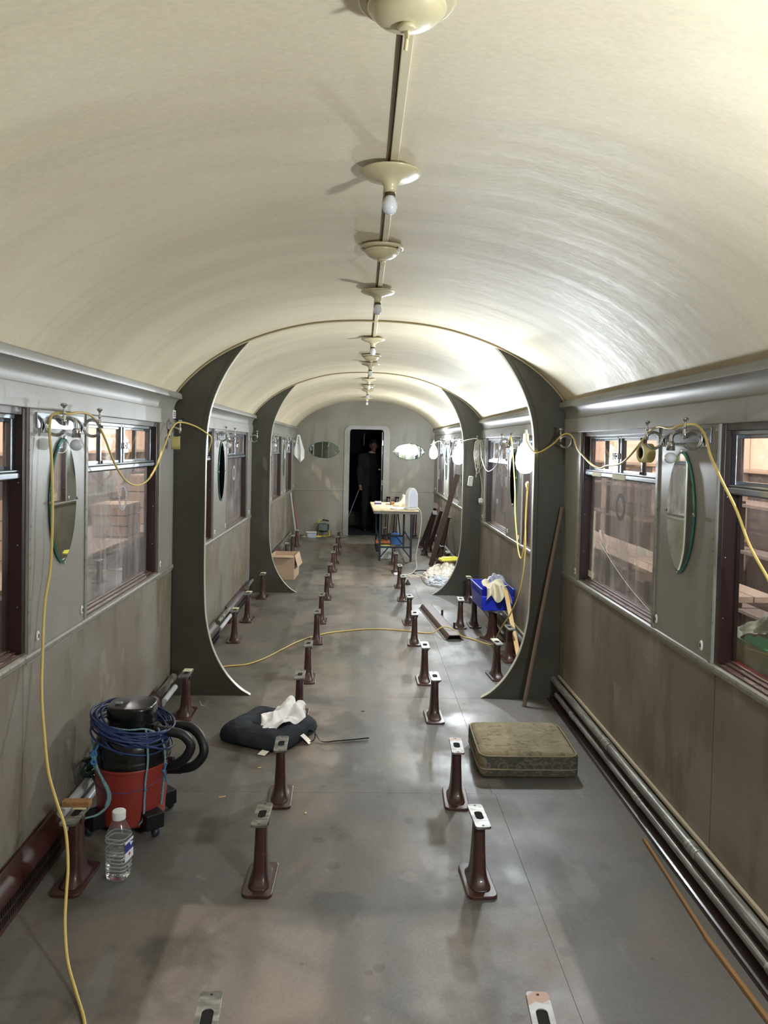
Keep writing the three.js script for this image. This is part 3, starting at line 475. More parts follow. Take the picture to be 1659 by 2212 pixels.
// ------------------------------------------------------------------ heaters and pipes along the skirting
function heater(s, a, b, label) {
  const t = thing('heater_cover', label, 'heater', [0, 0, 0], 0, 'perforated maroon heater covers');
  const prof = [[W - 0.001, 0.0], [W - 0.055, 0.0], [W - 0.056, 0.01], [W - 0.054, 0.085], [W - 0.05, 0.105], [W - 0.04, 0.122], [W - 0.022, 0.14], [W - 0.008, 0.152], [W - 0.001, 0.155]];
  M('casing', planar(toCreasedNormals(along(prof.map(([x, y]) => [s * x, y]), a, b), 0.7), (x, y, z) => [z * 2, y * 2 + x]), M_maroon, t);
  const slots = []; for (let d = a + 0.04; d < b - 0.03; d += 0.016) for (const y of [0.035, 0.072]) slots.push(bx(0.003, 0.026, 0.007, s * (W - 0.0555), y, -d - (y > 0.05 ? 0.008 : 0), 0));
  const gr = M('perforations', slots, M_black, t); gr.userData.kind = 'stuff';
  M('flange', bx(0.004, 0.014, b - a, s * (W - 0.003), 0.158, -(a + b) / 2, 0.001), M_maroon, t);
}
heater(-1, 1.0, 3.1, 'perforated maroon heater cover at the near frame edge under the yellow cable');
heater(-1, 3.85, 4.62, 'short maroon heater cover between the vacuum and the first olive screen');
heater(-1, 5.3, 6.5, 'maroon heater cover partly hidden by the first olive screen');
heater(-1, 7.05, 8.15, 'maroon heater cover ending at the second olive screen');
heater(-1, 9.4, 11.4, 'maroon heater cover beside the cardboard box');
const collar = (x, y, d, r) => cy(r * 1.16, r * 1.16, 0.07, x, y, -d).rotateX(0);
function pipe(name, x, y, r, a, b, label, mat, collars = []) {
  const t = thing(name, label, 'pipe');
  M('tube', planar(cy(r, r, b - a, 0, 0, 0, 22).rotateX(Math.PI / 2).translate(x, y, -(a + b) / 2), (px, py, z) => [z * 1.5, Math.atan2(py - y, px - x) * 0.2]), mat, t);
  for (const d of collars) M('collar', cy(r * 1.14, r * 1.14, 0.085, 0, 0, 0, 22).rotateX(Math.PI / 2).translate(x, y, -d), M_pipe, t);
  return t;
}
pipe('upper_pipe', 1.243, 0.139, 0.021, 0.2, 5.02, 'thicker upper grey heating pipe running along the bare side wall', M_pipe, [2.86, 3.9]);
pipe('lower_pipe', 1.233, 0.074, 0.0165, 0.2, 4.9, 'thinner lower grey heating pipe running along the bare side wall', M_pipe, [2.25, 3.42, 4.5]);
pipe('heating_pipe', -1.252, 0.137, 0.02, 3.12, 3.84, 'grey heating pipe showing behind the red vacuum', M_pipewhite); pipe('heating_pipe', -1.24, 0.075, 0.017, 3.12, 3.84, 'lower pale heating pipe behind the red vacuum', M_pipewhite);
pipe('heating_pipe', -1.25, 0.137, 0.02, 4.63, 4.98, 'grey pipe with a capped end beside the first olive screen', M_pipe, [4.93]); pipe('heating_pipe', -1.235, 0.078, 0.018, 4.63, 4.95, 'white pipe stub beside the first olive screen', M_pipewhite);
pipe('heating_pipe', -1.25, 0.137, 0.02, 6.51, 7.04, 'grey pipe between two heater covers past the first screen', M_pipe, [6.72]); pipe('heating_pipe', -1.235, 0.078, 0.018, 6.51, 7.04, 'white lower pipe between two heater covers past the first screen', M_pipewhite);
pipe('heating_pipe', -1.25, 0.137, 0.02, 8.16, 8.55, 'grey pipe end beside the second olive screen', M_pipe); pipe('heating_pipe', -1.25, 0.137, 0.02, 11.41, 13.2, 'grey pipe along the wall near the leaning poles', M_pipe, [11.9, 12.3]);
pipe('heating_pipe', 1.243, 0.139, 0.02, 5.1, 8.56, 'grey pipe behind the blue bin', M_pipe, [8.1]); pipe('heating_pipe', 1.243, 0.139, 0.02, 8.62, 13.9, 'grey pipe behind the dust sheets and the leaning legs', M_pipe, [10.2, 11.2]);
for (const [a, b, l] of [[0.2, 5.03, 'maroon backing tray under the bare heating pipes, near bay'], [5.07, 8.57, 'maroon pipe tray behind the blue bin']]) { const t = thing('pipe_tray', l, 'tray'); M('tray', along([[W - 0.001, 0.0], [1.205, 0.0], [1.205, 0.012], [1.212, 0.012], [1.214, 0.004], [W - 0.006, 0.03], [W - 0.005, 0.145], [W - 0.001, 0.145]], a, b), M_maroondark, t); M('cream_batten', bx(0.014, 0.016, b - a, W - 0.008, 0.158, -(a + b) / 2, 0.002), std('cream_batten', 0xb8ab92, { roughness: 0.7 }), t); }
// ------------------------------------------------------------------ cables
function cable(name, label, pts, r, mat, cat = 'cable') { return tag(M(name, tb(path(pts), r, pts.length * 7, 8), mat), label, cat); }
cable('yellow_cable', 'yellow flex looping over the hooks and down past the vacuum to the floor', [[-0.70, 0.006, 1.86], [-0.755, 0.006, 2.0], [-0.817, 0.006, 2.16], [-0.876, 0.014, 2.26], [-0.94, 0.045, 2.36], [-0.979, 0.11, 2.44], [-0.998, 0.175, 2.5], [-1.012, 0.239, 2.55], [-1.041, 0.339, 2.6], [-1.082, 0.4, 2.64], [-1.138, 0.486, 2.7], [-1.183, 0.608, 2.77], [-1.213, 0.726, 2.82], [-1.231, 0.883, 2.87], [-1.244, 1.046, 2.92], [-1.238, 1.164, 2.95], [-1.235, 1.358, 2.96], [-1.243, 1.569, 2.97], [-1.252, 1.71, 2.97], [-1.242, 1.755, 2.972], [-1.2, 1.76, 3.03], [-1.22, 1.772, 3.2], [-1.22, 1.768, 3.3], [-1.222, 1.748, 3.38], [-1.22, 1.672, 3.5], [-1.223, 1.554, 3.65], [-1.229, 1.462, 3.85], [-1.23, 1.429, 4.05], [-1.227, 1.452, 4.25], [-1.23, 1.536, 4.45], [-1.23, 1.643, 4.6], [-1.226, 1.742, 4.75], [-1.204, 1.782, 4.84], [-1.126, 1.763, 4.92], [-1.062, 1.718, 4.99], [-1.05, 1.69, 5.08], [-1.09, 1.6, 5.2]], 0.0052, M_yellowcable);
cable('yellow_cable', 'yellow flex draped along the bare-pipe side from hook to hook to the largest bulb', [[1.15, 0.72, 1.62], [1.2, 0.9, 1.95], [1.23, 1.05, 2.15], [1.249, 1.169, 2.3], [1.251, 1.262, 2.42], [1.24, 1.354, 2.52], [1.238, 1.469, 2.62], [1.224, 1.561, 2.7], [1.225, 1.651, 2.8], [1.241, 1.738, 2.9], [1.234, 1.772, 2.97], [1.201, 1.77, 3.0], [1.196, 1.757, 3.1], [1.207, 1.769, 3.25], [1.217, 1.756, 3.38], [1.221, 1.705, 3.5], [1.222, 1.639, 3.65], [1.229, 1.598, 3.8], [1.24, 1.582, 4.05], [1.25, 1.565, 4.2], [1.241, 1.578, 4.3], [1.245, 1.628, 4.5], [1.239, 1.668, 4.6], [1.245, 1.735, 4.72], [1.236, 1.765, 4.84], [1.209, 1.755, 4.85], [1.162, 1.69, 4.93], [1.075, 1.64, 5.0], [1.03, 1.71, 5.06], [1.045, 1.76, 5.15]], 0.0052, M_yellowcable);
cable('yellow_cable', 'yellow flex looped below the largest bulb and trailing across the aisle floor', [[1.206, 1.758, 6.55], [1.15, 1.74, 6.3], [1.09, 1.731, 5.9], [1.106, 1.552, 5.88], [1.119, 1.338, 5.86], [1.123, 1.195, 5.86], [1.138, 1.016, 5.85], [1.156, 0.86, 5.83], [1.172, 0.82, 5.82], [1.176, 0.868, 5.78], [1.17, 1.0, 5.7], [1.135, 1.3, 5.5], [1.1, 1.43, 5.32], [1.075, 1.42, 5.26], [1.089, 1.36, 5.3], [1.107, 1.17, 5.4], [1.123, 0.967, 5.45], [1.123, 0.758, 5.5], [1.104, 0.58, 5.56], [1.068, 0.43, 5.66], [1.045, 0.29, 5.85], [1.052, 0.12, 6.15], [1.06, 0.008, 6.4], [0.929, 0.006, 6.588], [0.85, 0.01, 6.67], [0.8, 0.04, 6.72], [0.76, 0.06, 6.76], [0.7, 0.06, 6.8], [0.66, 0.045, 6.79], [0.61, 0.012, 6.78], [0.5, 0.006, 6.79], [0.382, 0.006, 6.855], [0.049, 0.006, 6.904], [-0.199, 0.006, 6.802], [-0.36, 0.006, 6.7], [-0.542, 0.006, 6.457], [-0.668, 0.006, 6.17], [-0.782, 0.006, 5.894], [-0.898, 0.006, 5.726], [-1.0, 0.006, 5.69], [-1.16, 0.006, 5.6]], 0.0052, M_yellowcable);
cable('white_cable', 'pale flex swagged between hooks past the first grey screen', [[1.02, 1.72, 8.6], [1.06, 1.74, 8.5], [1.198, 1.765, 8.42], [1.228, 1.727, 8.38], [1.225, 1.553, 8.2], [1.225, 1.44, 7.9], [1.222, 1.438, 7.6], [1.218, 1.525, 7.2], [1.204, 1.678, 6.97], [1.2, 1.755, 6.85], [1.206, 1.758, 6.55]], 0.005, M_whitecable);
cable('white_cable', 'pale flex between hooks near the end wall, bare-pipe side', [[1.02, 1.7, 12.05], [1.2, 1.76, 12.3], [1.22, 1.5, 11.9], [1.22, 1.4, 11.5], [1.215, 1.6, 11.0], [1.2, 1.76, 10.48], [1.215, 1.73, 10.3], [1.21, 1.762, 10.05], [1.19, 1.5, 9.6], [1.12, 1.62, 8.9], [1.04, 1.76, 8.7]], 0.005, M_whitecable);
{
  const t = thing('extension_lead', 'hank of white flex with a socket and a plug hanging on the second grey screen', 'extension lead', [1.215, 1.74, 8.41]);
  const P = (x, y, z) => new THREE.Vector3(x, y, z), loops = [];
  for (let k = 0; k < 5; k++) { const w = 0.018 + 0.006 * k, h = 0.26 + 0.05 * (k % 3), o = (k - 2) * 0.012; loops.push(tb([P(o, 0, 0.01 * k), P(o - w, -h * 0.35, 0.01 * k), P(o - w * 0.7, -h * 0.85, 0), P(o, -h, 0.01), P(o + w * 0.6, -h * 0.8, 0.012), P(o + w, -h * 0.3, 0.01)], 0.0045, 40, 7, true)); }
  loops.push(tb([P(0, 0, 0.02), P(-0.005, -0.25, 0.02), P(-0.015, -0.34, 0.02), P(-0.02, -0.4, 0.02)], 0.0045, 24, 7), tb([P(0, 0, 0.02), P(0.02, -0.32, 0.01), P(0.045, -0.45, 0.01), P(0.055, -0.58, 0.01), P(0.045, -0.63, 0.01)], 0.0045, 30, 7));
  M('flex', loops, M_whitecable, t);
  const k = M('socket', bx(0.052, 0.11, 0.035, -0.026, -0.45, 0.02, 0.01).rotateZ(-0.12), M_white, t); void k;
  M('plug', [bx(0.05, 0.05, 0.03, 0.042, -0.655, 0.01, 0.009), bx(0.008, 0.02, 0.005, 0.03, -0.685, 0.01, 0.001), bx(0.008, 0.02, 0.005, 0.055, -0.685, 0.01, 0.001)], M_white, t);
}
// ------------------------------------------------------------------ tape rolls, stickers and marks on the windows
const M_tape = std('masking_tape', 0xcdbf7c, { roughness: 0.6 });
for (const [x, y, d, r, l, a] of [[-1.225, 1.652, 4.845, 0.04, 'masking tape roll hung on the hook by the first olive screen', 0.25], [1.215, 1.655, 3.42, 0.043, 'masking tape roll hung beside the reading lamp above the pale tape strip', 0.1]]) {
  const t = thing('tape_roll', l, 'tape', [x, y, d], a);
  const prof = [[r * 0.6, -0.026], [r - 0.002, -0.026], [r, -0.024], [r, 0.024], [r - 0.002, 0.026], [r * 0.6, 0.026], [r * 0.6, -0.026]];
  M('tape', lt(prof, 40).rotateZ(Math.PI / 2), M_tape, t);
  M('core', lt([[r * 0.52, -0.0255], [r * 0.6, -0.0255], [r * 0.6, 0.0255], [r * 0.52, 0.0255], [r * 0.52, -0.0255]], 40).rotateZ(Math.PI / 2), M_brownwood, t);
}
const ringTex = (fg, bg) => canvasTex(256, 256, (c) => { c.fillStyle = bg; c.fillRect(0, 0, 256, 256); c.fillStyle = fg; c.font = 'bold 26px sans-serif'; c.textAlign = 'center'; for (let i = 0; i < 22; i++) { c.save(); c.translate(128, 128); c.rotate(i / 22 * Math.PI * 2); if (i % 11 < 9) { c.fillRect(-7, -116, 4, 20); c.fillRect(3, -116, 4, 20); c.fillRect(-7, -108, 12, 4); } c.restore(); } });
function ringMark(w, s, d, y, dark) { const sh = new THREE.Shape(); sh.absarc(0, 0, 0.075, 0, Math.PI * 2); const h = new THREE.Path(); h.absarc(0, 0, 0.05, 0, Math.PI * 2, true); sh.holes.push(h); const g = planar(ex(sh, 0.0006, 0, { curveSegments: 40 }), (x, yy) => [x / 0.16 + 0.5, yy / 0.16 + 0.5]); g.rotateY(-s * Math.PI / 2).translate(s * (W + 0.0535), y, -d); return M('ring_transfer', g, dark ? M_ringdark : M_ringpale, w); }
const M_ringpale = std('etched_ring', 0xffffff, { map: ringTex('#4a4a50', '#b7b0ae'), roughness: 0.8 }), M_ringdark = std('etched_ring_dark', 0xffffff, { map: ringTex('#3b3938', '#55504d'), roughness: 0.8 });
ringMark(WINL[2], -1, 4.16, 1.36, false); ringMark(WINL[4], -1, 7.75, 1.36, false); ringMark(WINR[2], 1, 4.1, 1.36, true); ringMark(WINR[4], 1, 7.6, 1.36, true);
{
  const w = WINR[2], gx = W + 0.0535, P = (y, d, o = 0) => new THREE.Vector3(gx - o, y, -d);
  M('paper_strip', bar(P(1.30, 4.555), P(0.885, 4.565), 0.003, 0.024, 0), M_paper, w);
  M('sticker', bx(0.002, 0.035, 0.1, gx - 0.004, 0.915, -4.58, 0), M_paper, w);
  M('sticker', bx(0.002, 0.04, 0.12, gx - 0.002, 1.165, -3.76, 0), M_paper, w);
  M('curled_tape', sheet((u, v) => { const a = u * 2.6; return new THREE.Vector3(gx - 0.006 - 0.01 * Math.sin(u * 5), 1.2 - 0.13 * u, -(4.42 - 0.09 * Math.sin(a) + (v - 0.5) * 0.03)); }, 16, 2, 0.001), M_paper, w);
  M('string', tb([P(1.13, 4.42, 0.006), P(1.05, 4.2, 0.006), P(0.96, 3.9, 0.006), P(0.9, 3.62, 0.006)], 0.002, 30, 6), M_whitecable, w);
  M('tape_strip', [bx(0.002, 0.024, 0.16, W + 0.0112, yvv(), -4.40, 0), bx(0.002, 0.026, 0.2, W + 0.0112, yvv(), -4.02, 0)], std('tape_piece', 0xd8cfae, { roughness: 0.8 }), w);
}
function yvv() { return 1.525; }
{ const t = thing('paper_notice', 'small white paper notice in the window by the end wall', 'notice', [W + 0.005, 1.19, 13.4]); M('paper', bx(0.0015, 0.17, 0.13, 0, 0, 0, 0), M_paper, t); M('print', [0.05, 0.03, 0.01, -0.01, -0.03].map((y) => bx(0.001, 0.006, 0.09, -0.001, y, 0, 0)), std('grey_print', 0x8a8a8a), t); }
{ const t = thing('alarm_tag', 'small white printed tag under the cornice beside the first olive screen', 'tag', [-(W - 0.016), 1.835, 4.98]); M('card', bx(0.003, 0.055, 0.075, 0, 0, 0, 0.001), M_white, t); M('print', [0.012, 0.0, -0.012].map((y) => bx(0.001, 0.006, 0.04, 0.002, y, 0, 0)), std('purple_print', 0x7a4a6a), t); M('knob', [sp(0.012, 0.05, -0.035, -0.02), rod(new THREE.Vector3(0, -0.03, -0.02), new THREE.Vector3(0.05, -0.035, -0.02), 0.004)], M_black, t); }

// ------------------------------------------------------------------ vacuum cleaner
{
  const vx = -1.033, vd = 3.335, t = thing('vacuum_cleaner', 'red and black drum vacuum cleaner wrapped in blue flex and teal rope', 'vacuum cleaner', [vx, 0, vd]);
  const P = (x, y, z) => new THREE.Vector3(x, y, z);
  M('drum', lt([[0, 0.026], [0.12, 0.026], [0.135, 0.032], [0.141, 0.046], [0.155, 0.27], [0.16, 0.272], [0.16, 0.287], [0.15, 0.289], [0, 0.289]], 48), phys('red_drum', 0x93342b, { roughness: 0.45, clearcoat: 0.3, clearcoatRoughness: 0.3 }), t);
  M('lid', lt([[0, 0.285], [0.161, 0.285], [0.164, 0.292], [0.162, 0.31], [0.157, 0.315], [0.158, 0.33], [0.154, 0.365], [0.142, 0.395], [0.12, 0.418], [0.108, 0.425], [0, 0.425]], 48), M_blackgloss, t);
  const hd = M('motor_head', loft([[0.42, 0.2, 0.2], [0.45, 0.198, 0.196], [0.472, 0.19, 0.186], [0.474, 0.204, 0.198], [0.514, 0.202, 0.192], [0.522, 0.197, 0.186], [0.525, 0.186, 0.174], [0.53, 0.08, 0.07]].map(([y, w, d]) => oval(w, d, y, 36, 2.8))), M_blackgloss, t);
  M('vent_slots', [0, 1, 2, 3].flatMap((k) => [bx(0.004, 0.004, 0.05, 0.1, 0.435 + k * 0.009, 0.02, 0.001).rotateY(-0.5), bx(0.004, 0.004, 0.05, 0.1, 0.435 + k * 0.009, 0, 0.001).rotateY(-1.9)]), M_black, hd);
  M('switch', bx(0.03, 0.008, 0.02, -0.05, 0.532, 0.03, 0.003), std('grey_switch', 0x8c8c88), hd);
  for (const [x, z, a] of [[0.115, 0.105, 0.7], [-0.115, 0.105, -0.7], [0.115, -0.105, 2.4], [-0.115, -0.105, -2.4]]) {
    const k = M('caster_block', bx(0.082, 0.066, 0.08, 0, 0.065, 0, 0.006).rotateY(a).translate(x, 0, z), M_black, t);
    M('caster', [sp(0.018, x * 1.2, 0.018, z * 1.2), cy(0.013, 0.013, 0.012, x * 1.16, 0.034, z * 1.16, 12)], std('grey_caster', 0x34383b, { roughness: 0.35, metalness: 0.4 }), k);
  }
  M('hose', tb([P(0.15, 0.225, -0.05), P(0.2, 0.228, -0.02), P(0.268, 0.25, 0.0), P(0.31, 0.305, 0.0), P(0.295, 0.36, -0.02), P(0.24, 0.4, -0.05), P(0.17, 0.405, -0.06), P(0.1, 0.39, -0.1)], 0.0205, 80, 14), std('black_hose', 0x17181a, { roughness: 0.45 }), t);
  M('hose', tb([P(0.1, 0.415, 0.02), P(0.165, 0.41, 0.03), P(0.225, 0.395, 0.03), P(0.26, 0.35, 0.03), P(0.24, 0.3, 0.03), P(0.195, 0.265, 0.02), P(0.15, 0.25, 0.0)], 0.0205, 80, 14), std('black_hose_upper', 0x1a1b1d, { roughness: 0.45 }), t);
  M('hose_cuff', [cy(0.029, 0.029, 0.06, 0, 0, 0, 18).rotateZ(Math.PI / 2).translate(0.18, 0.23, -0.03), cy(0.028, 0.026, 0.05, 0, 0, 0, 18).rotateZ(Math.PI / 2).translate(0.155, 0.26, 0.0)], M_black, t);
  const R = rng(77), coil = [];
  for (let k = 0; k < 15; k++) { const r = 0.150 + R() * 0.026, y = 0.40 + (k / 15) * 0.055 + R() * 0.012, tx = 0.12 + (R() - 0.5) * 0.5, tz = -0.28 + (R() - 0.5) * 0.42, ox = (R() - 0.3) * 0.02, oz = (R() - 0.5) * 0.02; const pts = Array.from({ length: 14 }, (_, i) => { const a = i / 14 * Math.PI * 2, q = r * (1 + 0.05 * Math.sin(3 * a + k)); const p = P(q * Math.cos(a), 0, q * Math.sin(a)); p.applyEuler(new THREE.Euler(tx, 0, tz)); return p.add(P(ox, y, oz)); }); coil.push(tb(pts, 0.0044, 90, 7, true)); }
  M('coiled_flex', coil, std('blue_flex', 0x283a68, { roughness: 0.4 }), t);
  const teal = std('teal_rope', 0x7f9fa8, { roughness: 0.85 }), twist = (pts, r) => { const c = new THREE.CatmullRomCurve3(pts, false, 'centripetal'), n = Math.ceil(c.getLength() / 0.004); return [0, 1, 2].map((k) => { const q = []; for (let i = 0; i <= n; i++) { const p = c.getPoint(i / n), a = i * 0.9 + k * 2.094; q.push(p.clone().add(P(Math.cos(a) * r * 0.5, Math.sin(a) * r * 0.5 * 0.6, Math.sin(a) * r * 0.5))); } return new THREE.TubeGeometry(new THREE.CatmullRomCurve3(q), n, r * 0.62, 5); }); };
  M('rope', [...twist([P(-0.14, 0.40, 0.09), P(-0.13, 0.36, 0.115), P(-0.115, 0.31, 0.14), P(-0.09, 0.27, 0.15), P(-0.06, 0.23, 0.155), P(-0.045, 0.18, 0.15), P(-0.055, 0.14, 0.15), P(-0.09, 0.11, 0.165), P(-0.13, 0.11, 0.2), P(-0.15, 0.125, 0.27)], 0.006), ...twist([P(-0.125, 0.355, 0.12), P(-0.1, 0.3, 0.15), P(-0.072, 0.25, 0.16), P(-0.05, 0.19, 0.158), P(-0.06, 0.14, 0.155)], 0.006), ...twist([P(0.085, 0.445, 0.1), P(0.1, 0.4, 0.13), P(0.105, 0.32, 0.135), P(0.095, 0.24, 0.13), P(0.09, 0.16, 0.125), P(0.085, 0.07, 0.13), P(0.07, 0.05, 0.13)], 0.0045), ...twist([P(0.13, 0.44, 0.07), P(0.155, 0.34, 0.06), P(0.155, 0.25, 0.055), P(0.145, 0.14, 0.05), P(0.14, 0.1, 0.05)], 0.0045), ...twist([P(-0.06, 0.455, 0.11), P(0.02, 0.45, 0.125), P(0.085, 0.445, 0.1), P(0.13, 0.42, 0.08)], 0.006)], teal, t);
  M('knot', [to(0.011, 0.0055, -0.122, 0.345, 0.128), to(0.009, 0.005, -0.113, 0.333, 0.138).rotateX(0.05), to(0.008, 0.004, -0.118, 0.355, 0.132), sp(0.007, 0.152, 0.25, 0.06), sp(0.006, 0.095, 0.2, 0.13), rod(P(-0.122, 0.35, 0.125), P(-0.098, 0.395, 0.14), 0.005), rod(P(0.155, 0.25, 0.06), P(0.172, 0.205, 0.07), 0.003), rod(P(0.152, 0.25, 0.06), P(0.165, 0.285, 0.06), 0.004)], std('blue_twine', 0x3f7fb5, { roughness: 0.8 }), t);
  M('twine', tb(Array.from({ length: 15 }, (_, i) => { const a = -0.2 + i / 14 * 3.2; return P(0.151 * Math.cos(a), 0.21 - 0.02 * Math.sin(a) + 0.03 * step(2, -1, a), 0.151 * Math.sin(a)); }), 0.0018, 60, 5), std('purple_twine', 0x5a4f86), t);
}
{ // tangle of rope and nozzle stored behind the vacuum
  const t = thing('rope_tangle', 'grey-green tangle of rope lying on the heating pipe behind the vacuum', 'rope', [-1.2, 0.16, 3.45]);
  const R = rng(5), l = []; for (let k = 0; k < 7; k++) { const p = Array.from({ length: 8 }, () => new THREE.Vector3((R() - 0.5) * 0.12, R() * 0.12 + 0.012, (R() - 0.5) * 0.26)); l.push(tb(p, 0.006, 60, 6, true)); }
  M('rope', l, std('green_rope', 0x4f6a66, { roughness: 0.9 }), t);
}
// ------------------------------------------------------------------ water bottle
{
  const t = thing('water_bottle', 'clear ribbed plastic bottle of water with a white cap in front of the vacuum', 'bottle', [-0.953, 0, 2.9], -0.22);
  const M_pet = phys('clear_plastic', 0xf3f6f8, { roughness: 0.06, transmission: 0.94, clearcoat: 1, clearcoatRoughness: 0.03, thickness: 0, ior: 1.5 }), M_water = phys('water', 0xffffff, { roughness: 0.0, transmission: 1, thickness: 0.05, ior: 1.33, attenuationColor: new THREE.Color(0.9, 0.96, 0.97), attenuationDistance: 0.6 });
  const pr = [[0.002, 0.074], [0.006, 0.082], [0.03, 0.086], [0.034, 0.082]];
  for (let k = 0; k < 7; k++) { const y = 0.04 + k * 0.014; pr.push([y, 0.086], [y + 0.006, 0.086], [y + 0.009, 0.08], [y + 0.0115, 0.08]); }
  pr.push([0.142, 0.086], [0.17, 0.085], [0.19, 0.078], [0.21, 0.058], [0.222, 0.045], [0.23, 0.042], [0.236, 0.042]);
  M('shell', loft(pr.map(([y, w]) => oval(w, w * 0.92, y, 32, y < 0.19 ? 3.6 : 2.2)), true, false), M_pet, t);
  M('water', loft([...pr.filter(([y]) => y < 0.098).map(([y, w]) => oval(w - 0.004, w * 0.92 - 0.004, y + 0.0015, 32, 3.6)), oval(0.08, 0.073, 0.099, 32, 3.6)]), M_water, t);
  M('highlit_ribs', [0.046, 0.06, 0.074, 0.088, 0.102, 0.116, 0.15, 0.165].map((y) => loft([[y - 0.0022, 0.0868], [y, 0.089], [y + 0.0022, 0.0868]].map(([q, w]) => oval(w, w * 0.92, q, 32, 3.6)), false, false)), phys('rib_highlight', 0xeef2f4, { roughness: 0.12, transmission: 0.6, thickness: 0, clearcoat: 1 }), t);  // whitish ribs; the highlights on the plastic are put into their colour
  M('cap', lt([[0, 0.259], [0.0225, 0.259], [0.0252, 0.256], [0.0252, 0.229], [0.0235, 0.227], [0, 0.227]], 32), std('white_cap', 0xe9eaea, { roughness: 0.45 }), t);
  const lab = canvasTex(128, 160, (c) => { c.fillStyle = '#e9ecf4'; c.fillRect(0, 0, 128, 160); c.fillStyle = '#2d3a86'; c.fillRect(0, 20, 128, 70); c.fillStyle = '#e9ecf4'; c.beginPath(); c.moveTo(0, 40); c.lineTo(60, 20); c.lineTo(40, 60); c.fill(); c.fillStyle = '#c0392f'; c.beginPath(); c.arc(60, 118, 14, 0, 7); c.fill(); });
  M('label', planar(bx(0.0012, 0.075, 0.06, 0.0435, 0.115, 0.0, 0), (x, y, z) => [z / 0.06 + 0.5, (y - 0.0775) / 0.075]), std('bottle_label', 0xffffff, { map: lab, roughness: 0.5 }), t);
}
// ------------------------------------------------------------------ cushions
{
  const T = tex(512, 512, (u, v) => { let c = mix3(hex(0x857b62), hex(0x786d54), step(0.3, 0.7, fbm(u, v, 10, 10, 5, 1001))); c = mix3(c, hex(0x5a4e38), 0.6 * step(0.58, 0.74, fbm(u, v, 22, 30, 4, 1011))); c = mix3(c, hex(0x96896c), 0.4 * step(0.6, 0.75, fbm(u, v, 26, 34, 4, 1021))); const q = (noise(u * 256, v * 256, 256, 256, 9) - 0.5) * 24; return [c[0] + q, c[1] + q, c[2] + q]; });
  const T2 = tex(512, 256, (u, v) => { let c = hex(0x504e44); const a = mod(u * 5, 1) - 0.5, b = v - 0.5, r = Math.hypot(a * 1.2, b * 1.15), k = fbm(u, v, 24, 12, 4, 1031); if (Math.abs(r - 0.32 - (k - 0.5) * 0.12) < 0.05 || k > 0.6) c = hex(0x6d6958); const q = (noise(u * 256, v * 128, 256, 128, 9) - 0.5) * 18; return [c[0] + q, c[1] + q, c[2] + q]; });
  const t = thing('seat_cushion', 'brown floral patterned square seat cushion with piped edges', 'cushion', [0.818, 0, 4.03], 0.0);
  const g = new RoundedBoxGeometry(0.5, 0.128, 0.47, 10, 0.035); const p = g.attributes.position;
  for (let i = 0; i < p.count; i++) { const x = p.getX(i), y = p.getY(i), z = p.getZ(i); const e = (1 - (x / 0.25) ** 2) * (1 - (z / 0.235) ** 2); p.setY(i, y + (y > 0.035 ? 0.012 * Math.max(0, e) : 0)); p.setX(i, x - 0.02 * step(0.05, -0.05, y) * 0 + z * -0.02); }
  g.computeVertexNormals(); g.translate(0, 0.064, 0);
  const top = planar(g, (x, y, z, a, b) => (Math.abs(b) > 0.6 ? [x * 1.6, z * 1.6] : [x * 2 + z * 2, y * 9]));
  M('cover', top, std('floral_cloth', 0xffffff, { map: T, roughness: 0.95, bumpMap: T, bumpScale: 0.0015 }), t);
  const band = planar(prep(ex(shape(rrect(0.504, 0.474, 0.045)), 0.034)).rotateX(-Math.PI / 2).translate(0, 0.045, 0), (x, y, z) => [(Math.abs(z) > 0.2 ? x : z) * 3, y * 24]);
  void band; M('side_border', planar(toCreasedNormals(ex((() => { const s = shape(rrect(0.5025, 0.4725, 0.04)); s.holes.push(new THREE.Path(rrect(0.48, 0.45, 0.035).reverse().map((q) => new THREE.Vector2(...q)))); return s; })(), 0.09).rotateX(-Math.PI / 2).translate(0, 0.022, 0), 0.6), (x, y, z) => [(Math.abs(z) > 0.2 ? x : z) * 2.2, (y - 0.02) * 12]), std('floral_border', 0xffffff, { map: T2, roughness: 0.95 }), t);
  const pip = (y, w, d) => tb(rrect(w, d, 0.045, 0, 0, 6).map(([x, z]) => new THREE.Vector3(x + z * -0.02, y, z)), 0.0042, 160, 7, true);
  M('piping', [pip(0.116, 0.496, 0.466), pip(0.05, 0.506, 0.476)], std('piping', 0x8a8068, { roughness: 0.9 }), t);
}
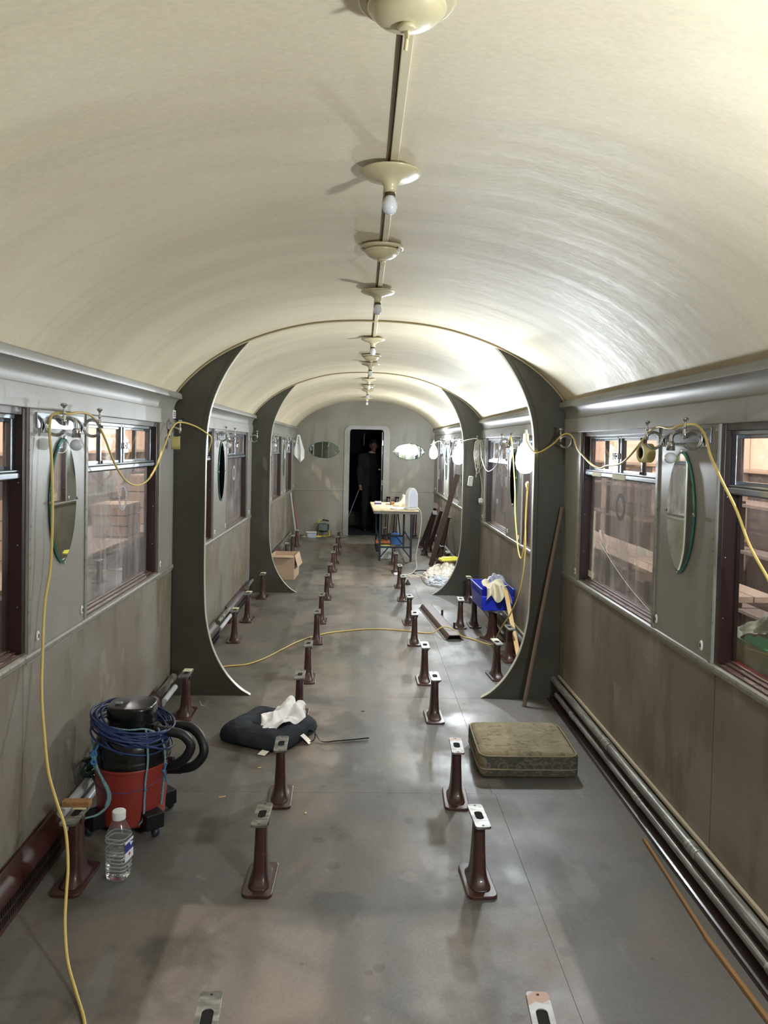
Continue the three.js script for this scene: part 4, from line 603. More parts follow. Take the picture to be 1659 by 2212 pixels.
{
  const t = thing('ring_cushion', 'black square cushion with a hollow centre, cloth tag and trailing strap', 'cushion', [-0.555, 0, 4.35], -0.46);
  const n = 72, rings = [], half = 0.225, H = 0.098;
  const top = (r, a) => { const c = Math.cos(a), s = Math.sin(a), e = 5.5, k = 1 / (Math.abs(c) ** e + Math.abs(s) ** e) ** (1 / e), rr = r * half * k; const edge = r > 0.6 ? Math.sqrt(Math.max(0, 1 - ((r - 0.6) / 0.4) ** 2.4)) : 1; const hole = step(0.14, 0.5, r); const wr = 1 + 0.05 * Math.sin(a * 9 + r * 6) * step(0.5, 0.8, r) + 0.04 * Math.sin(a * 5 + 1); return new THREE.Vector3(rr * c, 0.028 + (H - 0.028) * edge * (0.06 + 0.94 * hole) * wr, rr * s); };
  rings.push(Array.from({ length: n }, (_, i) => { const a = -i / n * 6.2832, p = top(0.92, a); p.y = 0.002; return p; }));
  rings.push(Array.from({ length: n }, (_, i) => { const a = -i / n * 6.2832, p = top(0.98, a); p.y = 0.012; return p; }));
  for (const r of [1, 0.985, 0.96, 0.92, 0.87, 0.8, 0.72, 0.64, 0.56, 0.48, 0.41, 0.35, 0.29, 0.23, 0.17, 0.1, 0.04]) rings.push(Array.from({ length: n }, (_, i) => top(r, -i / n * 6.2832)));
  M('cover', loft(rings), std('navy_black_cloth', 0x141b24, { roughness: 0.85, bumpMap: T_paintB, bumpScale: 0.003 }), t);
  M('tag', sheet((u, v) => new THREE.Vector3(0.222 + 0.055 * u, 0.046 - 0.03 * u - 0.008 * u * u, 0.03 - 0.036 * v), 6, 3, 0.001), M_paper, t);
  M('tag', sheet((u, v) => new THREE.Vector3(0.1 + 0.045 * v, 0.012 - 0.008 * u, 0.222 + 0.045 * u), 4, 3, 0.001), M_paper, t);
  const strapPts = [[0.215, 0.04, -0.07], [0.255, 0.05, -0.055], [0.285, 0.04, -0.04], [0.315, 0.014, -0.03], [0.345, 0.009, -0.04], [0.388, 0.01, -0.076], [0.46, 0.009, -0.14], [0.535, 0.012, -0.2]].map((p) => new THREE.Vector3(...p));
  const c = new THREE.CatmullRomCurve3(strapPts);
  M('strap', [sheet((u, v) => c.getPoint(u).add(new THREE.Vector3(0, (v - 0.5) * 0.01, (v - 0.5) * 0.016)), 60, 2, 0.002), tb([[0.215, 0.035, -0.06], [0.27, 0.05, -0.05], [0.285, 0.02, -0.01], [0.255, 0.008, 0.015], [0.225, 0.012, 0.0]].map((p) => new THREE.Vector3(...p)), 0.004, 40, 6)], M_black, t);
  t.position.y = 0;
}
const crump = (w, d, h, seed, f = 3) => (u, v) => { const q = (fbm(u * 0.999, v * 0.999, f, f, 3, seed) - 0.5) * h, r = (Math.abs(noise(u * 6.1, v * 6.1, 97, 97, seed + 4) - 0.5)) * h * 0.6; return new THREE.Vector3((u - 0.5) * w * (1 + 0.2 * Math.sin(v * 4 + seed)), q + r, (v - 0.5) * d * (1 + 0.15 * Math.cos(u * 5 + seed))); };
{ // white rag on the black cushion
  const t = thing('rag', 'crumpled white rag lying on the black ring cushion', 'rag', [-0.49, 0.1, 4.32], -0.62);
  M('cloth', sheet((u, v) => {
    const k = u * 2 - 1, w = 0.045 + 0.06 * step(0, 0.45, v) - 0.03 * step(0.75, 1, v), q = (fbm(u * 0.999, v * 0.999, 3, 4, 3, 41) - 0.5) * 0.05;
    const y = 0.012 + 0.02 * (1 - k * k) + 0.045 * step(0.55, 1, v) + 0.012 * Math.sin(k * 7 + v * 5) * step(0, 0.3, v) + q - 0.03 * step(0.35, 0, v) + 0.006 * Math.sin(v * 23 + k * 4);
    return new THREE.Vector3(k * w + 0.012 * Math.sin(v * 11), Math.max(-0.03, y), 0.145 - v * 0.29 + 0.012 * Math.sin(k * 6));
  }, 30, 44, 0.002), M_rag, t);
}
// ------------------------------------------------------------------ poles, boards, strips
tag(M('wooden_pole', [rod(V(1.02, 0.0, 4.885), V(1.262, 1.285, 5.005), 0.0135, 0.012, 14)], std('pole_wood', 0x7d6a5c, { roughness: 0.7 })), 'thin brown wooden pole leaning on the first grey screen', 'pole');
tag(M('wood_strip', bar(V(1.178, 0.008, 3.2), V(1.15, 0.008, 2.53), 0.012, 0.014, 0.002), M_wood), 'raw split wood strip lying on the floor along the bare pipes', 'strip').add(new THREE.Mesh(bar(V(1.15, 0.008, 2.54), V(1.17, 0.008, 1.85), 0.016, 0.014, 0.002), M_wood));
scene.children.at(-1).children[0].name = 'split_end';
tag(M('wood_offcut', bx(0.105, 0.022, 0.035, -1.122, 0.272, -2.93, 0.003), M_wood), 'small wood offcut resting on the wall pedestal beside the vacuum', 'offcut');
tag(M('brown_board', [bar(V(0.94, 0.005, 10.7), V(1.232, 1.3, 10.3), 0.07, 0.022, 0.002)], M_brownwood), 'tall brown board leaning on the window side behind the dust sheets', 'board');
tag(M('white_pole', rod(V(-1.12, 0.0, 12.9), V(-1.262, 0.84, 13.1), 0.014), std('grey_white_pole', 0xa8abad)), 'white pole leaning by the end wall beside the red pole', 'pole');
tag(M('red_pole', rod(V(-1.14, 0.0, 13.6), V(-1.268, 0.65, 13.75), 0.011), std('red_paint', 0x8f4e48)), 'thin red pole leaning by the end wall', 'pole');
const M_legplate = std('dull_maroon', 0x2a1a18, { roughness: 0.75 });
{ // tall table legs leaning together by the end wall
  const leg = (a, b, label) => { const t = thing('table_leg', label, 'table leg', [0, 0, 0], 0, 'maroon table legs leaning by the end wall'); const A = V(...a), B = V(...b), dir = B.clone().sub(A).normalize(); M('shaft', [rod(A.clone().addScaledVector(dir, 0.01), B, 0.034, 0.024, 14), rod(A.clone().addScaledVector(dir, 0.01), A.clone().addScaledVector(dir, 0.05), 0.052, 0.036, 14)], M_maroondark, t); const q = new THREE.Quaternion().setFromUnitVectors(new THREE.Vector3(0, 1, 0), dir); for (const [p, w, n] of [[A.clone().addScaledVector(dir, 0.008), 0.11, 'foot_plate'], [B, 0.075, 'top_plate']]) M(n, bx(w, 0.01, 0.17, 0, 0, 0, 0.004).applyQuaternion(q).translate(p.x, p.y, p.z), M_legplate, t); };
  leg([0.95, 0.035, 12.6], [1.14, 0.72, 12.25], 'maroon leg with a plate leaning, hindmost of the leaning legs');
  leg([0.93, 0.035, 11.75], [1.06, 0.67, 11.55], 'maroon leg leaning upright beside the table end');
  leg([1.03, 0.035, 12.1], [1.2, 0.69, 11.9], 'maroon leg with a shiny edge leaning behind the brown board');
  leg([1.07, 0.035, 11.25], [1.2, 0.7, 11.25], 'maroon leg leaning just past the brown board');
  leg([1.08, 0.035, 10.95], [1.2, 0.66, 10.95], 'maroon leg leaning right beside the brown board, lowest of the leaning legs'.replace('right ', ''));
  leg([0.92, 0.035, 13.9], [0.955, 0.75, 14.03], 'maroon leg standing against the end wall beside the table');
  leg([0.4, 0.035, 13.85], [0.44, 0.72, 14.02], 'maroon leg against the end wall seen under the table');
  leg([0.56, 0.035, 13.85], [0.6, 0.72, 14.02], 'second maroon leg against the end wall seen under the table');
}
{ // loose heater cover lying upside on the floor
  const a = V(0.77, 0, 6.56), b = V(0.64, 0, 7.86), L = a.distanceTo(b), t = thing('metal_trough', 'loose brown metal heater cover lying on the floor across the yellow cable', 'heater cover', [0.705, 0, 7.21], Math.atan2(-(b.x - a.x), 1) * 0 + Math.atan2(a.x - b.x, b.z - a.z) * 0);
  t.rotation.y = Math.atan2(b.x - a.x, b.z - a.z) + Math.PI;
  const o = [[-0.085, 0.0], [-0.07, 0.004], [-0.062, 0.02], [-0.052, 0.034], [-0.042, 0.042], [0.042, 0.042], [0.052, 0.034], [0.062, 0.02], [0.07, 0.004], [0.085, 0.0]], i = o.map(([x, y]) => [x * 0.95, y - 0.003]).map(([x, y]) => [x, Math.max(0.0005, y)]);
  M('channel', toCreasedNormals(ex(shape([...o.map(([x, y]) => [x, y + 0.003]), ...i.reverse()]), L).translate(0, 0, -L / 2), 0.5), phys('brown_metal', 0x5f504b, { roughness: 0.5, metalness: 0.3, clearcoat: 0.15 }), t);
  M('bracket', [bx(0.02, 0.05, 0.015, 0.1, 0.025, -0.35, 0.002), bx(0.02, 0.05, 0.015, 0.1, 0.025, 0.2, 0.002)].map((g) => g), M_maroondark, t);
}
// ------------------------------------------------------------------ blue bin with its contents
{
  const t = thing('storage_bin', 'blue plastic storage bin resting on pedestals, chamois hanging over its edge', 'bin', [1.12, 0.264, 6.78], 0.05), B = phys('blue_plastic', 0x1d33c4, { roughness: 0.4, clearcoat: 0.3, clearcoatRoughness: 0.3 });
  const w = 0.125, d = 0.22, h = 0.185;
  const wall = (x0, z0, x1, z1, name, hh = h) => { const a = new THREE.Vector3(x0, 0, z0), b = new THREE.Vector3(x1, 0, z1), o = 1.12; return M(name, loft([[0, 1], [hh, o]].map(([y, k]) => { const n = new THREE.Vector3(b.z - a.z, 0, a.x - b.x).normalize().multiplyScalar(0.004); return [a.clone().multiplyScalar(k).sub(n), b.clone().multiplyScalar(k).sub(n), b.clone().multiplyScalar(k).add(n), a.clone().multiplyScalar(k).add(n)].map((p) => p.setY(y)); })).toNonIndexed(), B, t); };
  wall(-w, d, w, d, 'front_panel', 0.12); wall(w, d, w, -d, 'side_panel'); wall(w, -d, -w, -d, 'back_panel'); wall(-w, -d, -w, d, 'side_panel');
  M('base', bx(0.25, 0.006, 0.44, 0, 0.003, 0, 0.002), B, t);
  M('rim', [bx(0.014, 0.012, 0.5, -w * 1.12, h, 0, 0.004), bx(0.014, 0.012, 0.5, w * 1.12, h, 0, 0.004), bx(0.29, 0.012, 0.014, 0, h, -d * 1.12, 0.004), bx(0.28, 0.012, 0.014, 0, 0.12, d * 1.08, 0.004)], B, t);
  const rb = M('rib', [-0.18, -0.12, -0.06, 0.0, 0.06, 0.12, 0.18].map((z) => bx(0.008, 0.05, 0.012, -w * 1.1 - 0.004, h - 0.034, z, 0.002)), B, t); void rb;
}
{
  const t = thing('chamois_cloth', 'cream chamois leather bunched over the near edge of the blue bin', 'cloth', [1.12, 0.44, 6.62]);
  M('leather', sheet((u, v) => { const x = (u - 0.5) * (0.2 + 0.025 * Math.sin(v * 6)), k = v * 0.31, z = -0.1 + Math.min(k, 0.2), drop = k > 0.2 ? (k - 0.2) : 0; return new THREE.Vector3(x + 0.03 * Math.sin(v * 7 + 1) * u, 0.03 - drop * 0.85 + 0.045 * Math.sin(u * 11 + v * 6) * (0.5 + 0.5 * Math.sin(v * 5 + 2)) + 0.04 * Math.max(0, Math.sin(u * 3.1) * Math.sin(v * 3.1)) - 0.02 * (fbm(u * 0.99, v * 0.99, 4, 4, 3, 55) - 0.5), z + (drop > 0 ? 0.035 * Math.sin(u * 13) + 0.035 : 0.02 * Math.sin(u * 8))); }, 34, 34, 0.003), M_chamois, t);
}
{ const t = thing('plastic_bag', 'crumpled clear plastic bag sticking out of the blue bin', 'bag', [1.17, 0.45, 6.85]); const R = rng(9); void R; const g = new THREE.IcosahedronGeometry(0.085, 12); const p = g.attributes.position; for (let i = 0; i < p.count; i++) { const v = new THREE.Vector3().fromBufferAttribute(p, i), n = 1 + 0.25 * Math.sin(v.x * 60 + v.y * 30) * Math.sin(v.z * 50 + v.y * 40); v.multiplyScalar(n); v.y *= 0.9; p.setXYZ(i, v.x, v.y, v.z); } M('film', toCreasedNormals(g, 0.5), phys('plastic_film', 0xdfe4f2, { roughness: 0.25, transmission: 0.6, thickness: 0, clearcoat: 0.8 }), t); }
tag(M('wooden_batten', bar(V(1.19, 0.455, 6.5), V(1.165, 0.0, 5.66), 0.035, 0.014, 0.002), M_palewood), 'pale wooden batten leaning out of the blue bin to the floor', 'batten');
// ------------------------------------------------------------------ dust sheets
{
  const pile = (name, label, at, w, d, h, seed, mat) => { const t = thing(name, label, 'dust sheet', at); const n = 120, rings = []; for (let j = 0; j <= 40; j++) { const k = j / 40, r = Math.cos(k * Math.PI / 2 * 0.98); rings.push(Array.from({ length: n }, (_, i) => { const a = -i / n * 6.2832, c = Math.cos(a), s = Math.sin(a), u = 0.5 + 0.49 * r * c, v = 0.5 + 0.49 * r * s; const f = 0.44 + 0.7 * (fbm(u, v, 5, 5, 3, seed) - 0.5) - 0.5 * Math.max(0, 0.16 - Math.abs(fbm(u, v, 6, 6, 2, seed + 5) - 0.5)) / 0.16 * 0.6, q = 1 + 0.22 * (noise(c * 2 + 9, s * 2 + 9, 64, 64, seed) - 0.5) + 0.25 * (f - 0.4); return new THREE.Vector3(w * q * r * c, Math.max(0.001, h * (Math.sin(k * Math.PI / 2) ** 0.75) * (0.72 + 0.75 * f) * (0.75 + 0.4 * noise(u * 3, v * 3, 16, 16, seed + 3))), d * q * r * s); })); } M('cloth', loft(rings, false, true), mat, t); return t; };
  const T = tex(256, 256, (u, v) => { const c = mix3(hex(0xe8e4da), hex(0xd6c9b6), step(0.4, 0.75, fbm(u, v, 5, 5, 5, 71))); return mix3(c, hex(0xa89a86), 0.6 * step(0.66, 0.78, fbm(u, v, 8, 8, 4, 77))); });
  const ms = std('stained_cotton', 0xffffff, { map: T, roughness: 0.95, bumpMap: T_crease, bumpScale: 0.03 }), m2 = std('grey_cotton', 0xcfd2da, { roughness: 0.95, bumpMap: T_crease, bumpScale: 0.025 });
  pile('dust_sheet', 'heap of stained cream dust sheets beyond the second grey screen', [0.98, 0, 9.55], 0.235, 0.33, 0.2, 3, ms);
  pile('dust_sheet', 'pale grey crumpled sheet in front of the cream heap', [0.92, 0, 9.28], 0.17, 0.16, 0.11, 8, m2);
  pile('dust_sheet', 'flat corner of cream sheet trailing from the heap towards the aisle', [0.66, 0, 9.75], 0.13, 0.07, 0.03, 14, ms);
  const b = thing('yellow_bag', 'yellow printed bag on top of the dust sheets', 'bag', [1.06, 0.235, 9.6], 0.3); M('bag', [bx(0.24, 0.034, 0.14, 0, 0.02, 0, 0.014), bx(0.2, 0.02, 0.1, 0.01, 0.042, 0.01, 0.009).rotateY(0.1)], std('yellow_film', 0xe6da58, { roughness: 0.35 }), b);
}
// ------------------------------------------------------------------ cardboard box
{
  const T = tex(128, 128, (u, v) => mix3(hex(0xc8b096), hex(0xb89c80), fbm(u, v, 3, 24, 4, 81))), C = std('cardboard', 0xffffff, { map: T, roughness: 0.9 }), t = thing('cardboard_box', 'open brown cardboard box with a raised flap beside the second olive screen', 'box', [-1.0, 0, 9.62], -0.06), w = 0.3, h = 0.29, d = 0.42;
  M('front_panel', boxUV(bx(w, h, 0.005, 0, h / 2, d / 2, 0), 2), C, t); M('back_panel', boxUV(bx(w, h, 0.005, 0, h / 2, -d / 2, 0), 2), C, t);
  M('side_panel', boxUV(bx(0.005, h, d, w / 2, h / 2, 0, 0), 2), C, t); M('side_panel', boxUV(bx(0.005, h, d, -w / 2, h / 2, 0, 0), 2), C, t); M('base', bx(w, 0.005, d, 0, 0.003, 0, 0), C, t);
  M('flap', boxUV(bx(0.005, 0.15, d - 0.02, 0, -0.075, 0, 0).rotateZ(0.28).translate(w / 2 + 0.004, h + 0.004, 0), 2), C, t);
  M('flap', boxUV(bx(w - 0.01, 0.005, 0.05, 0, 0, 0, 0).rotateX(0.5).translate(0, h - 0.004, d / 2 + 0.02), 2), C, t);
  M('tape', bx(0.07, 0.002, d, 0, 0.0, 0, 0).translate(0, 0.0065, 0), std('parcel_tape', 0xcaa878), t);
  M('hand_hole', bx(0.002, 0.03, 0.09, w / 2 + 0.0032, h * 0.62, 0.07, 0), M_black, t);
}
// ------------------------------------------------------------------ work table and what stands on it
{
  const S2 = std('blue_black_steel', 0x1c2732, { roughness: 0.5, metalness: 0.2 }), t = thing('work_table', 'folding work table with a pale scuffed top and dark steel legs', 'table', [0.435, 0, 11.75], 0.02), P = (x, y, z) => new THREE.Vector3(x, y, z);
  M('table_top', boxUV(bx(0.66, 0.022, 1.56, 0, 0.735, 0, 0.008), 1.6), std('scuffed_board', 0xffffff, { map: tex(256, 256, (u, v) => mix3(mix3(hex(0xe6d9bd), hex(0xd3c09a), fbm(u, v, 5, 5, 5, 91)), hex(0x9f8d6c), 0.6 * step(0.62, 0.75, fbm(u, v, 9, 9, 4, 95)))), roughness: 0.7 }), t);
  M('apron', [bx(0.6, 0.035, 0.02, 0, 0.706, 0.74, 0.002), bx(0.6, 0.035, 0.02, 0, 0.706, -0.74, 0.002), bx(0.02, 0.035, 1.48, -0.31, 0.706, 0, 0.002), bx(0.02, 0.035, 1.48, 0.31, 0.706, 0, 0.002)], std('grey_lip', 0x77736b), t);
  for (const x of [-0.225, 0.225]) for (const z of [0.7, -0.7]) M('leg', bx(0.03, 0.7, 0.03, x, 0.35, z, 0.003), S2, t);
  for (const z of [0.7, -0.7]) { M('cross_bar', bx(0.44, 0.025, 0.02, 0, 0.205, z, 0.002), S2, t); for (const s of [-1, 1]) M('brace', bar(P(s * 0.215, 0.06, z), P(s * 0.1, 0.2, z), 0.016, 0.012), S2, t); }
  for (const x of [-0.225, 0.225]) M('stretcher', bx(0.02, 0.025, 1.36, x, 0.30, 0, 0.002), S2, t);
  M('brace', bar(P(0.1, 0.31, 0.3), P(0.1, 0.65, -0.4), 0.016, 0.012), S2, t);
}
{ // white fan heater, seen from its rounded back
  const t = thing('fan_heater', 'white upright heater with a round-arched shape standing on the work table', 'heater', [0.675, 0.747, 11.14], 0.45);
  const arch = (w, h) => [[-w / 2, 0], [-w / 2, h * 0.55], ...Array.from({ length: 13 }, (_, i) => { const a = Math.PI - i / 12 * Math.PI; return [w / 2 * Math.cos(a) * (1 - 0.12 * Math.sin(a) ** 4), h * 0.55 + h * 0.45 * Math.sin(a)]; }).slice(1, -1), [w / 2, h * 0.55], [w / 2, 0]];
  M('casing', ex(shape(arch(0.165, 0.285)), 0.085, 0.012).translate(0, 0.03, -0.042), phys('white_plastic', 0xe9ecf1, { roughness: 0.4, clearcoat: 0.3 }), t);
  M('back_panel', ex(shape(arch(0.115, 0.235)), 0.008, 0.003).translate(0, 0.04, 0.052), phys('cool_white_plastic', 0xdde5f3, { roughness: 0.45 }), t);
  M('base', bx(0.185, 0.03, 0.13, 0, 0.015, 0, 0.008), M_white, t);
}
cable('power_cable', 'white cord running from the heater on the table down to the floor', [[0.75, 0.77, 11.1], [0.8, 0.74, 11.05], [0.815, 0.62, 11.0], [0.80, 0.45, 10.95], [0.77, 0.28, 10.9], [0.735, 0.12, 10.8], [0.735, 0.015, 10.65], [0.7, 0.007, 10.3], [0.58, 0.007, 9.9], [0.45, 0.007, 9.85]], 0.0065, M_whitecable);
cable('power_cable', 'thin black cord on the floor ending in a white socket', [[1.1, 0.006, 10.15], [0.95, 0.006, 10.2], [0.75, 0.006, 10.25], [0.64, 0.006, 10.05], [0.7, 0.006, 9.85], [0.75, 0.01, 9.72]], 0.006, M_black);
for (const [x, d, l] of [[0.765, 9.68, 'white socket block on the black cord near the dust sheets'], [0.42, 9.86, 'white plug on the floor beside the aisle pedestal']]) { const t = thing('socket', l, 'socket', [x, 0, d], 0.2); M('body', bx(0.075, 0.03, 0.055, 0, 0.016, 0, 0.008), M_white, t); M('gland', cy(0.009, 0.008, 0.025, 0, 0, 0, 10).rotateX(Math.PI / 2).translate(0, 0.016, -0.038), M_white, t); M('pin_slot', [bx(0.012, 0.001, 0.004, -0.015, 0.0315, 0, 0), bx(0.004, 0.001, 0.012, 0.01, 0.0315, 0.008, 0)], M_black, t); }
{ const t = thing('small_carton', 'small white and purple carton on the corner of the work table', 'carton', [0.205, 0.746, 11.9], 0.1); M('carton', bx(0.1, 0.055, 0.07, 0, 0.0275, 0, 0.002), M_white, t); M('band', bx(0.101, 0.022, 0.071, 0, 0.024, 0, 0.001), std('purple_band', 0x4b3f9a), t); M('lid', bx(0.102, 0.012, 0.072, 0, 0.052, 0, 0.002), std('lilac_lid', 0xcfc6e6), t); }
{ const t = thing('wood_block', 'brown wooden block beside the cloth on the work table', 'block', [0.43, 0.746, 11.95], 0.2); M('block', bx(0.055, 0.05, 0.09, 0, 0.025, 0, 0.003), M_wood, t); }
{ const t = thing('paint_brush', 'flat brush lying on the work table', 'brush', [0.33, 0.749, 12.0], 1.2); M('handle', loft([[0, 0.02], [0.06, 0.026], [0.12, 0.02], [0.15, 0.03]].map(([y, w]) => oval(w, 0.012, y, 12, 2))).rotateX(Math.PI / 2).translate(0, 0.007, 0), std('red_handle', 0x6a3a30), t); M('bristles', bx(0.032, 0.011, 0.05, 0, 0.007, 0.176, 0.003), M_brownwood, t); }
{ const t = thing('paper_tray', 'white paper sheet curled on the near edge of the work table', 'paper', [0.47, 0.748, 11.22], 0.05); M('paper', sheet((u, v) => new THREE.Vector3((u - 0.5) * (0.2 - 0.06 * v), 0.003 + 0.02 * (2 * u - 1) ** 2 * 0.6, (v - 0.5) * -0.22), 14, 8, 0.0015), M_white, t); }
{ const t = thing('cloth', 'cream crumpled cloth heaped on the work table behind the heater', 'cloth', [0.57, 0.748, 11.8]); M('cloth', loft(Array.from({ length: 13 }, (_, j) => { const k = j / 12, r = Math.cos(k * 1.5); return Array.from({ length: 36 }, (_, i) => { const a = -i / 36 * 6.2832, q = 1 + 0.3 * (noise(Math.cos(a) * 2 + 5, Math.sin(a) * 2 + 5, 32, 32, 6) - 0.5); return new THREE.Vector3(0.13 * q * r * Math.cos(a), 0.002 + 0.125 * Math.sin(k * 1.5) * (0.75 + 0.5 * noise(Math.cos(a) * r * 2 + 4, Math.sin(a) * r * 2 + 4, 32, 32, 2)) * (0.8 + 0.4 * Math.cos(a)), 0.2 * q * r * Math.sin(a)); }); }), false, true), M_chamois, t); }
{ const t = thing('bucket', 'white plastic bucket with a yellow rim under the work table', 'bucket', [0.32, 0, 11.32]); M('body', lt([[0, 0.002], [0.082, 0.002], [0.086, 0.006], [0.1, 0.185], [0.096, 0.185], [0.083, 0.012], [0, 0.01]], 36), phys('milky_plastic', 0xe4e8ee, { roughness: 0.4, transmission: 0.15, thickness: 0 }), t); M('rim', to(0.1, 0.007, 0, 0, 0, Math.PI * 2, 8, 36).rotateX(Math.PI / 2).translate(0, 0.186, 0), std('yellow_rim', 0xe8d32e), t); M('handle', to(0.102, 0.0025, 0, 0, 0, Math.PI, 6, 24).rotateX(2.7).translate(0, 0.175, 0), M_chromedull, t); }
{ const t = thing('toolbox', 'black toolbox with an orange lid under the work table', 'toolbox', [0.3, 0, 12.12]); M('body', bx(0.22, 0.13, 0.2, 0, 0.066, 0, 0.008), M_black, t); M('lid', bx(0.225, 0.035, 0.205, 0, 0.147, 0, 0.01), std('orange_lid', 0xc8744a), t); M('handle', tb([[-0.06, 0.16, 0], [-0.05, 0.195, 0], [0.05, 0.195, 0], [0.06, 0.16, 0]].map((p) => new THREE.Vector3(...p)), 0.009, 24, 8), M_black, t); M('badge', ex(shape([[-0.028, 0], [0.028, 0], [0.012, 0.045], [-0.012, 0.045]]), 0.003).translate(0, 0.06, 0.1), std('cream_badge', 0xe8d9a0), t); }
{ const t = thing('blue_case', 'small blue case behind the toolbox under the work table', 'case', [0.52, 0, 12.9]); M('body', bx(0.22, 0.2, 0.18, 0, 0.1, 0, 0.015), std('blue_case', 0x3c6fa6), t); M('handle', tb([[-0.04, 0.2, 0], [-0.03, 0.225, 0], [0.03, 0.225, 0], [0.04, 0.2, 0]].map((p) => new THREE.Vector3(...p)), 0.007, 20, 6), M_black, t); }
// ------------------------------------------------------------------ things at the far end, vacuum side
{ const t = thing('plastic_tub', 'clear lidded plastic tub on the floor by the end wall', 'tub', [-0.93, 0, 13.7], 0.1); M('body', loft([[0.001, 0.15], [0.006, 0.16], [0.085, 0.18], [0.09, 0.18]].map(([y, w]) => oval(w, 0.12, y, 28, 6))), phys('frosted_plastic', 0xdfe3ee, { roughness: 0.35, transmission: 0.5, thickness: 0 }), t); M('lid', loft([[0.09, 0.19], [0.1, 0.192], [0.104, 0.186]].map(([y, w]) => oval(w, 0.13, y, 28, 6))), M_white, t); M('contents', [bx(0.05, 0.03, 0.05, -0.03, 0.02, 0, 0.004), bx(0.04, 0.045, 0.04, 0.035, 0.027, 0.01, 0.004)], std('grey_parts', 0x8b8d94), t); }
{ const t = thing('work_lamp', 'dark green portable floodlight with a yellow tube frame by the end wall', 'floodlight', [-0.74, 0, 14.0], -0.3), P = (x, y, z) => new THREE.Vector3(x, y, z); M('housing', bx(0.19, 0.15, 0.09, 0, 0.15, 0, 0.015).rotateX(-0.2), std('green_black', 0x26322e, { roughness: 0.35 }), t); M('glass', bx(0.16, 0.115, 0.006, 0, 0.152, 0.048, 0.003).rotateX(-0.2), std('lamp_lens', 0x5e6a66, { roughness: 0.15 }), t); M('frame', [tb([P(-0.1, 0.01, 0.12), P(-0.11, 0.01, -0.06), P(-0.1, 0.16, -0.05), P(-0.09, 0.27, -0.03), P(-0.02, 0.29, -0.02)], 0.009, 40, 8), tb([P(0.1, 0.01, 0.12), P(0.11, 0.01, -0.06), P(0.1, 0.1, -0.03)], 0.009, 30, 8), tb([P(-0.1, 0.01, 0.12), P(0.1, 0.01, 0.12)], 0.009, 12, 8)], std('yellow_tube', 0xd9c24a), t); M('handle', tb([P(-0.02, 0.29, -0.02), P(0.06, 0.285, -0.02), P(0.1, 0.27, -0.02)], 0.013, 20, 8), M_black, t); }
{ const t = thing('cable_coil', 'loose coil of cream cable beside the plastic tub', 'cable', [-1.04, 0, 13.75]); M('coil', [to(0.06, 0.008, 0, 0, 0).rotateX(Math.PI / 2).translate(0, 0.009, 0), to(0.05, 0.008, 0, 0, 0).rotateX(Math.PI / 2 + 0.15).translate(0.02, 0.022, 0.01), to(0.055, 0.008, 0, 0, 0).rotateX(Math.PI / 2 - 0.1).translate(0.22, 0.016, 0.02)], std('cream_cable', 0xded4a6), t); }
cable('power_cable', 'grey cord on the floor running from the floodlight to the aisle', [[-0.68, 0.006, 13.9], [-0.55, 0.006, 13.8], [-0.42, 0.006, 13.7], [-0.33, 0.006, 13.75], [-0.3, 0.006, 13.95]], 0.006, std('grey_flex', 0x50504c));
{ const t = thing('hanging_cloth', 'white cloth hanging from the hook at the corner of the end wall', 'cloth', [-1.2, 1.83, 13.82]); M('cloth', sheet((u, v) => { const w = 0.03 + 0.1 * Math.min(1, v * 1.6), L = 0.5 - 0.12 * Math.abs(u - 0.65) * v * 2; return new THREE.Vector3((u - 0.45) * w * 1.5, -v * L, 0.028 * Math.sin(u * 11) * Math.min(1, v * 3)); }, 30, 24, 0.002), M_rag, t); }
// ------------------------------------------------------------------ small litter on the floor
{ const t = thing('bent_wire', 'bent bright wire clip on the floor by the first olive screen', 'wire', [-1.02, 0, 4.83]); M('wire', tb([[-0.03, 0.03, 0], [-0.015, 0.004, 0.01], [0.005, 0.003, 0.0], [0.035, 0.045, -0.01], [0.04, 0.05, -0.01]].map((p) => new THREE.Vector3(...p)), 0.0018, 40, 6), M_chrome, t); M('wire', tb([[-0.035, 0.02, -0.02], [0, 0.025, -0.01], [0.03, 0.03, -0.02]].map((p) => new THREE.Vector3(...p)), 0.0015, 20, 6), M_chromedull, t); }
{ const t = thing('black_stopper', 'small black cone standing in the aisle before the second grey screen', 'stopper', [0.525, 0, 9.2]); M('cone', lt([[0, 0.06], [0.008, 0.058], [0.012, 0.04], [0.03, 0.012], [0.034, 0.003], [0, 0.002]], 20), M_black, t); }
[['pale wood splinter on the floor in front of the black cushion', -0.681, 3.572, 0.4], ['pale chip on the floor at the edge of the near pedestal', -0.34, 1.97, 1.0], ['tiny white chip on the floor near the loose wood strip', 0.56, 2.03, 0.1], ['thin dark splinter in the middle of the aisle', -0.02, 4.76, 0.2], ['pale chip left of the aisle beside the black cushion'.replace('left of', 'at the side of'), -0.55, 3.9, 0.7], ['small pale chip by the foot of the pedestal near the bottle', -0.28, 3.42, 1.4]].forEach(([l, x, d, a], i) => tag(M('wood_chip', bx(0.032 - 0.003 * i, 0.003, 0.008, 0, 0.0018, 0, 0.001).rotateY(a).translate(x, 0, -d), i === 3 ? M_brownwood : M_palewood), l, 'chip', 'chips on the floor'));
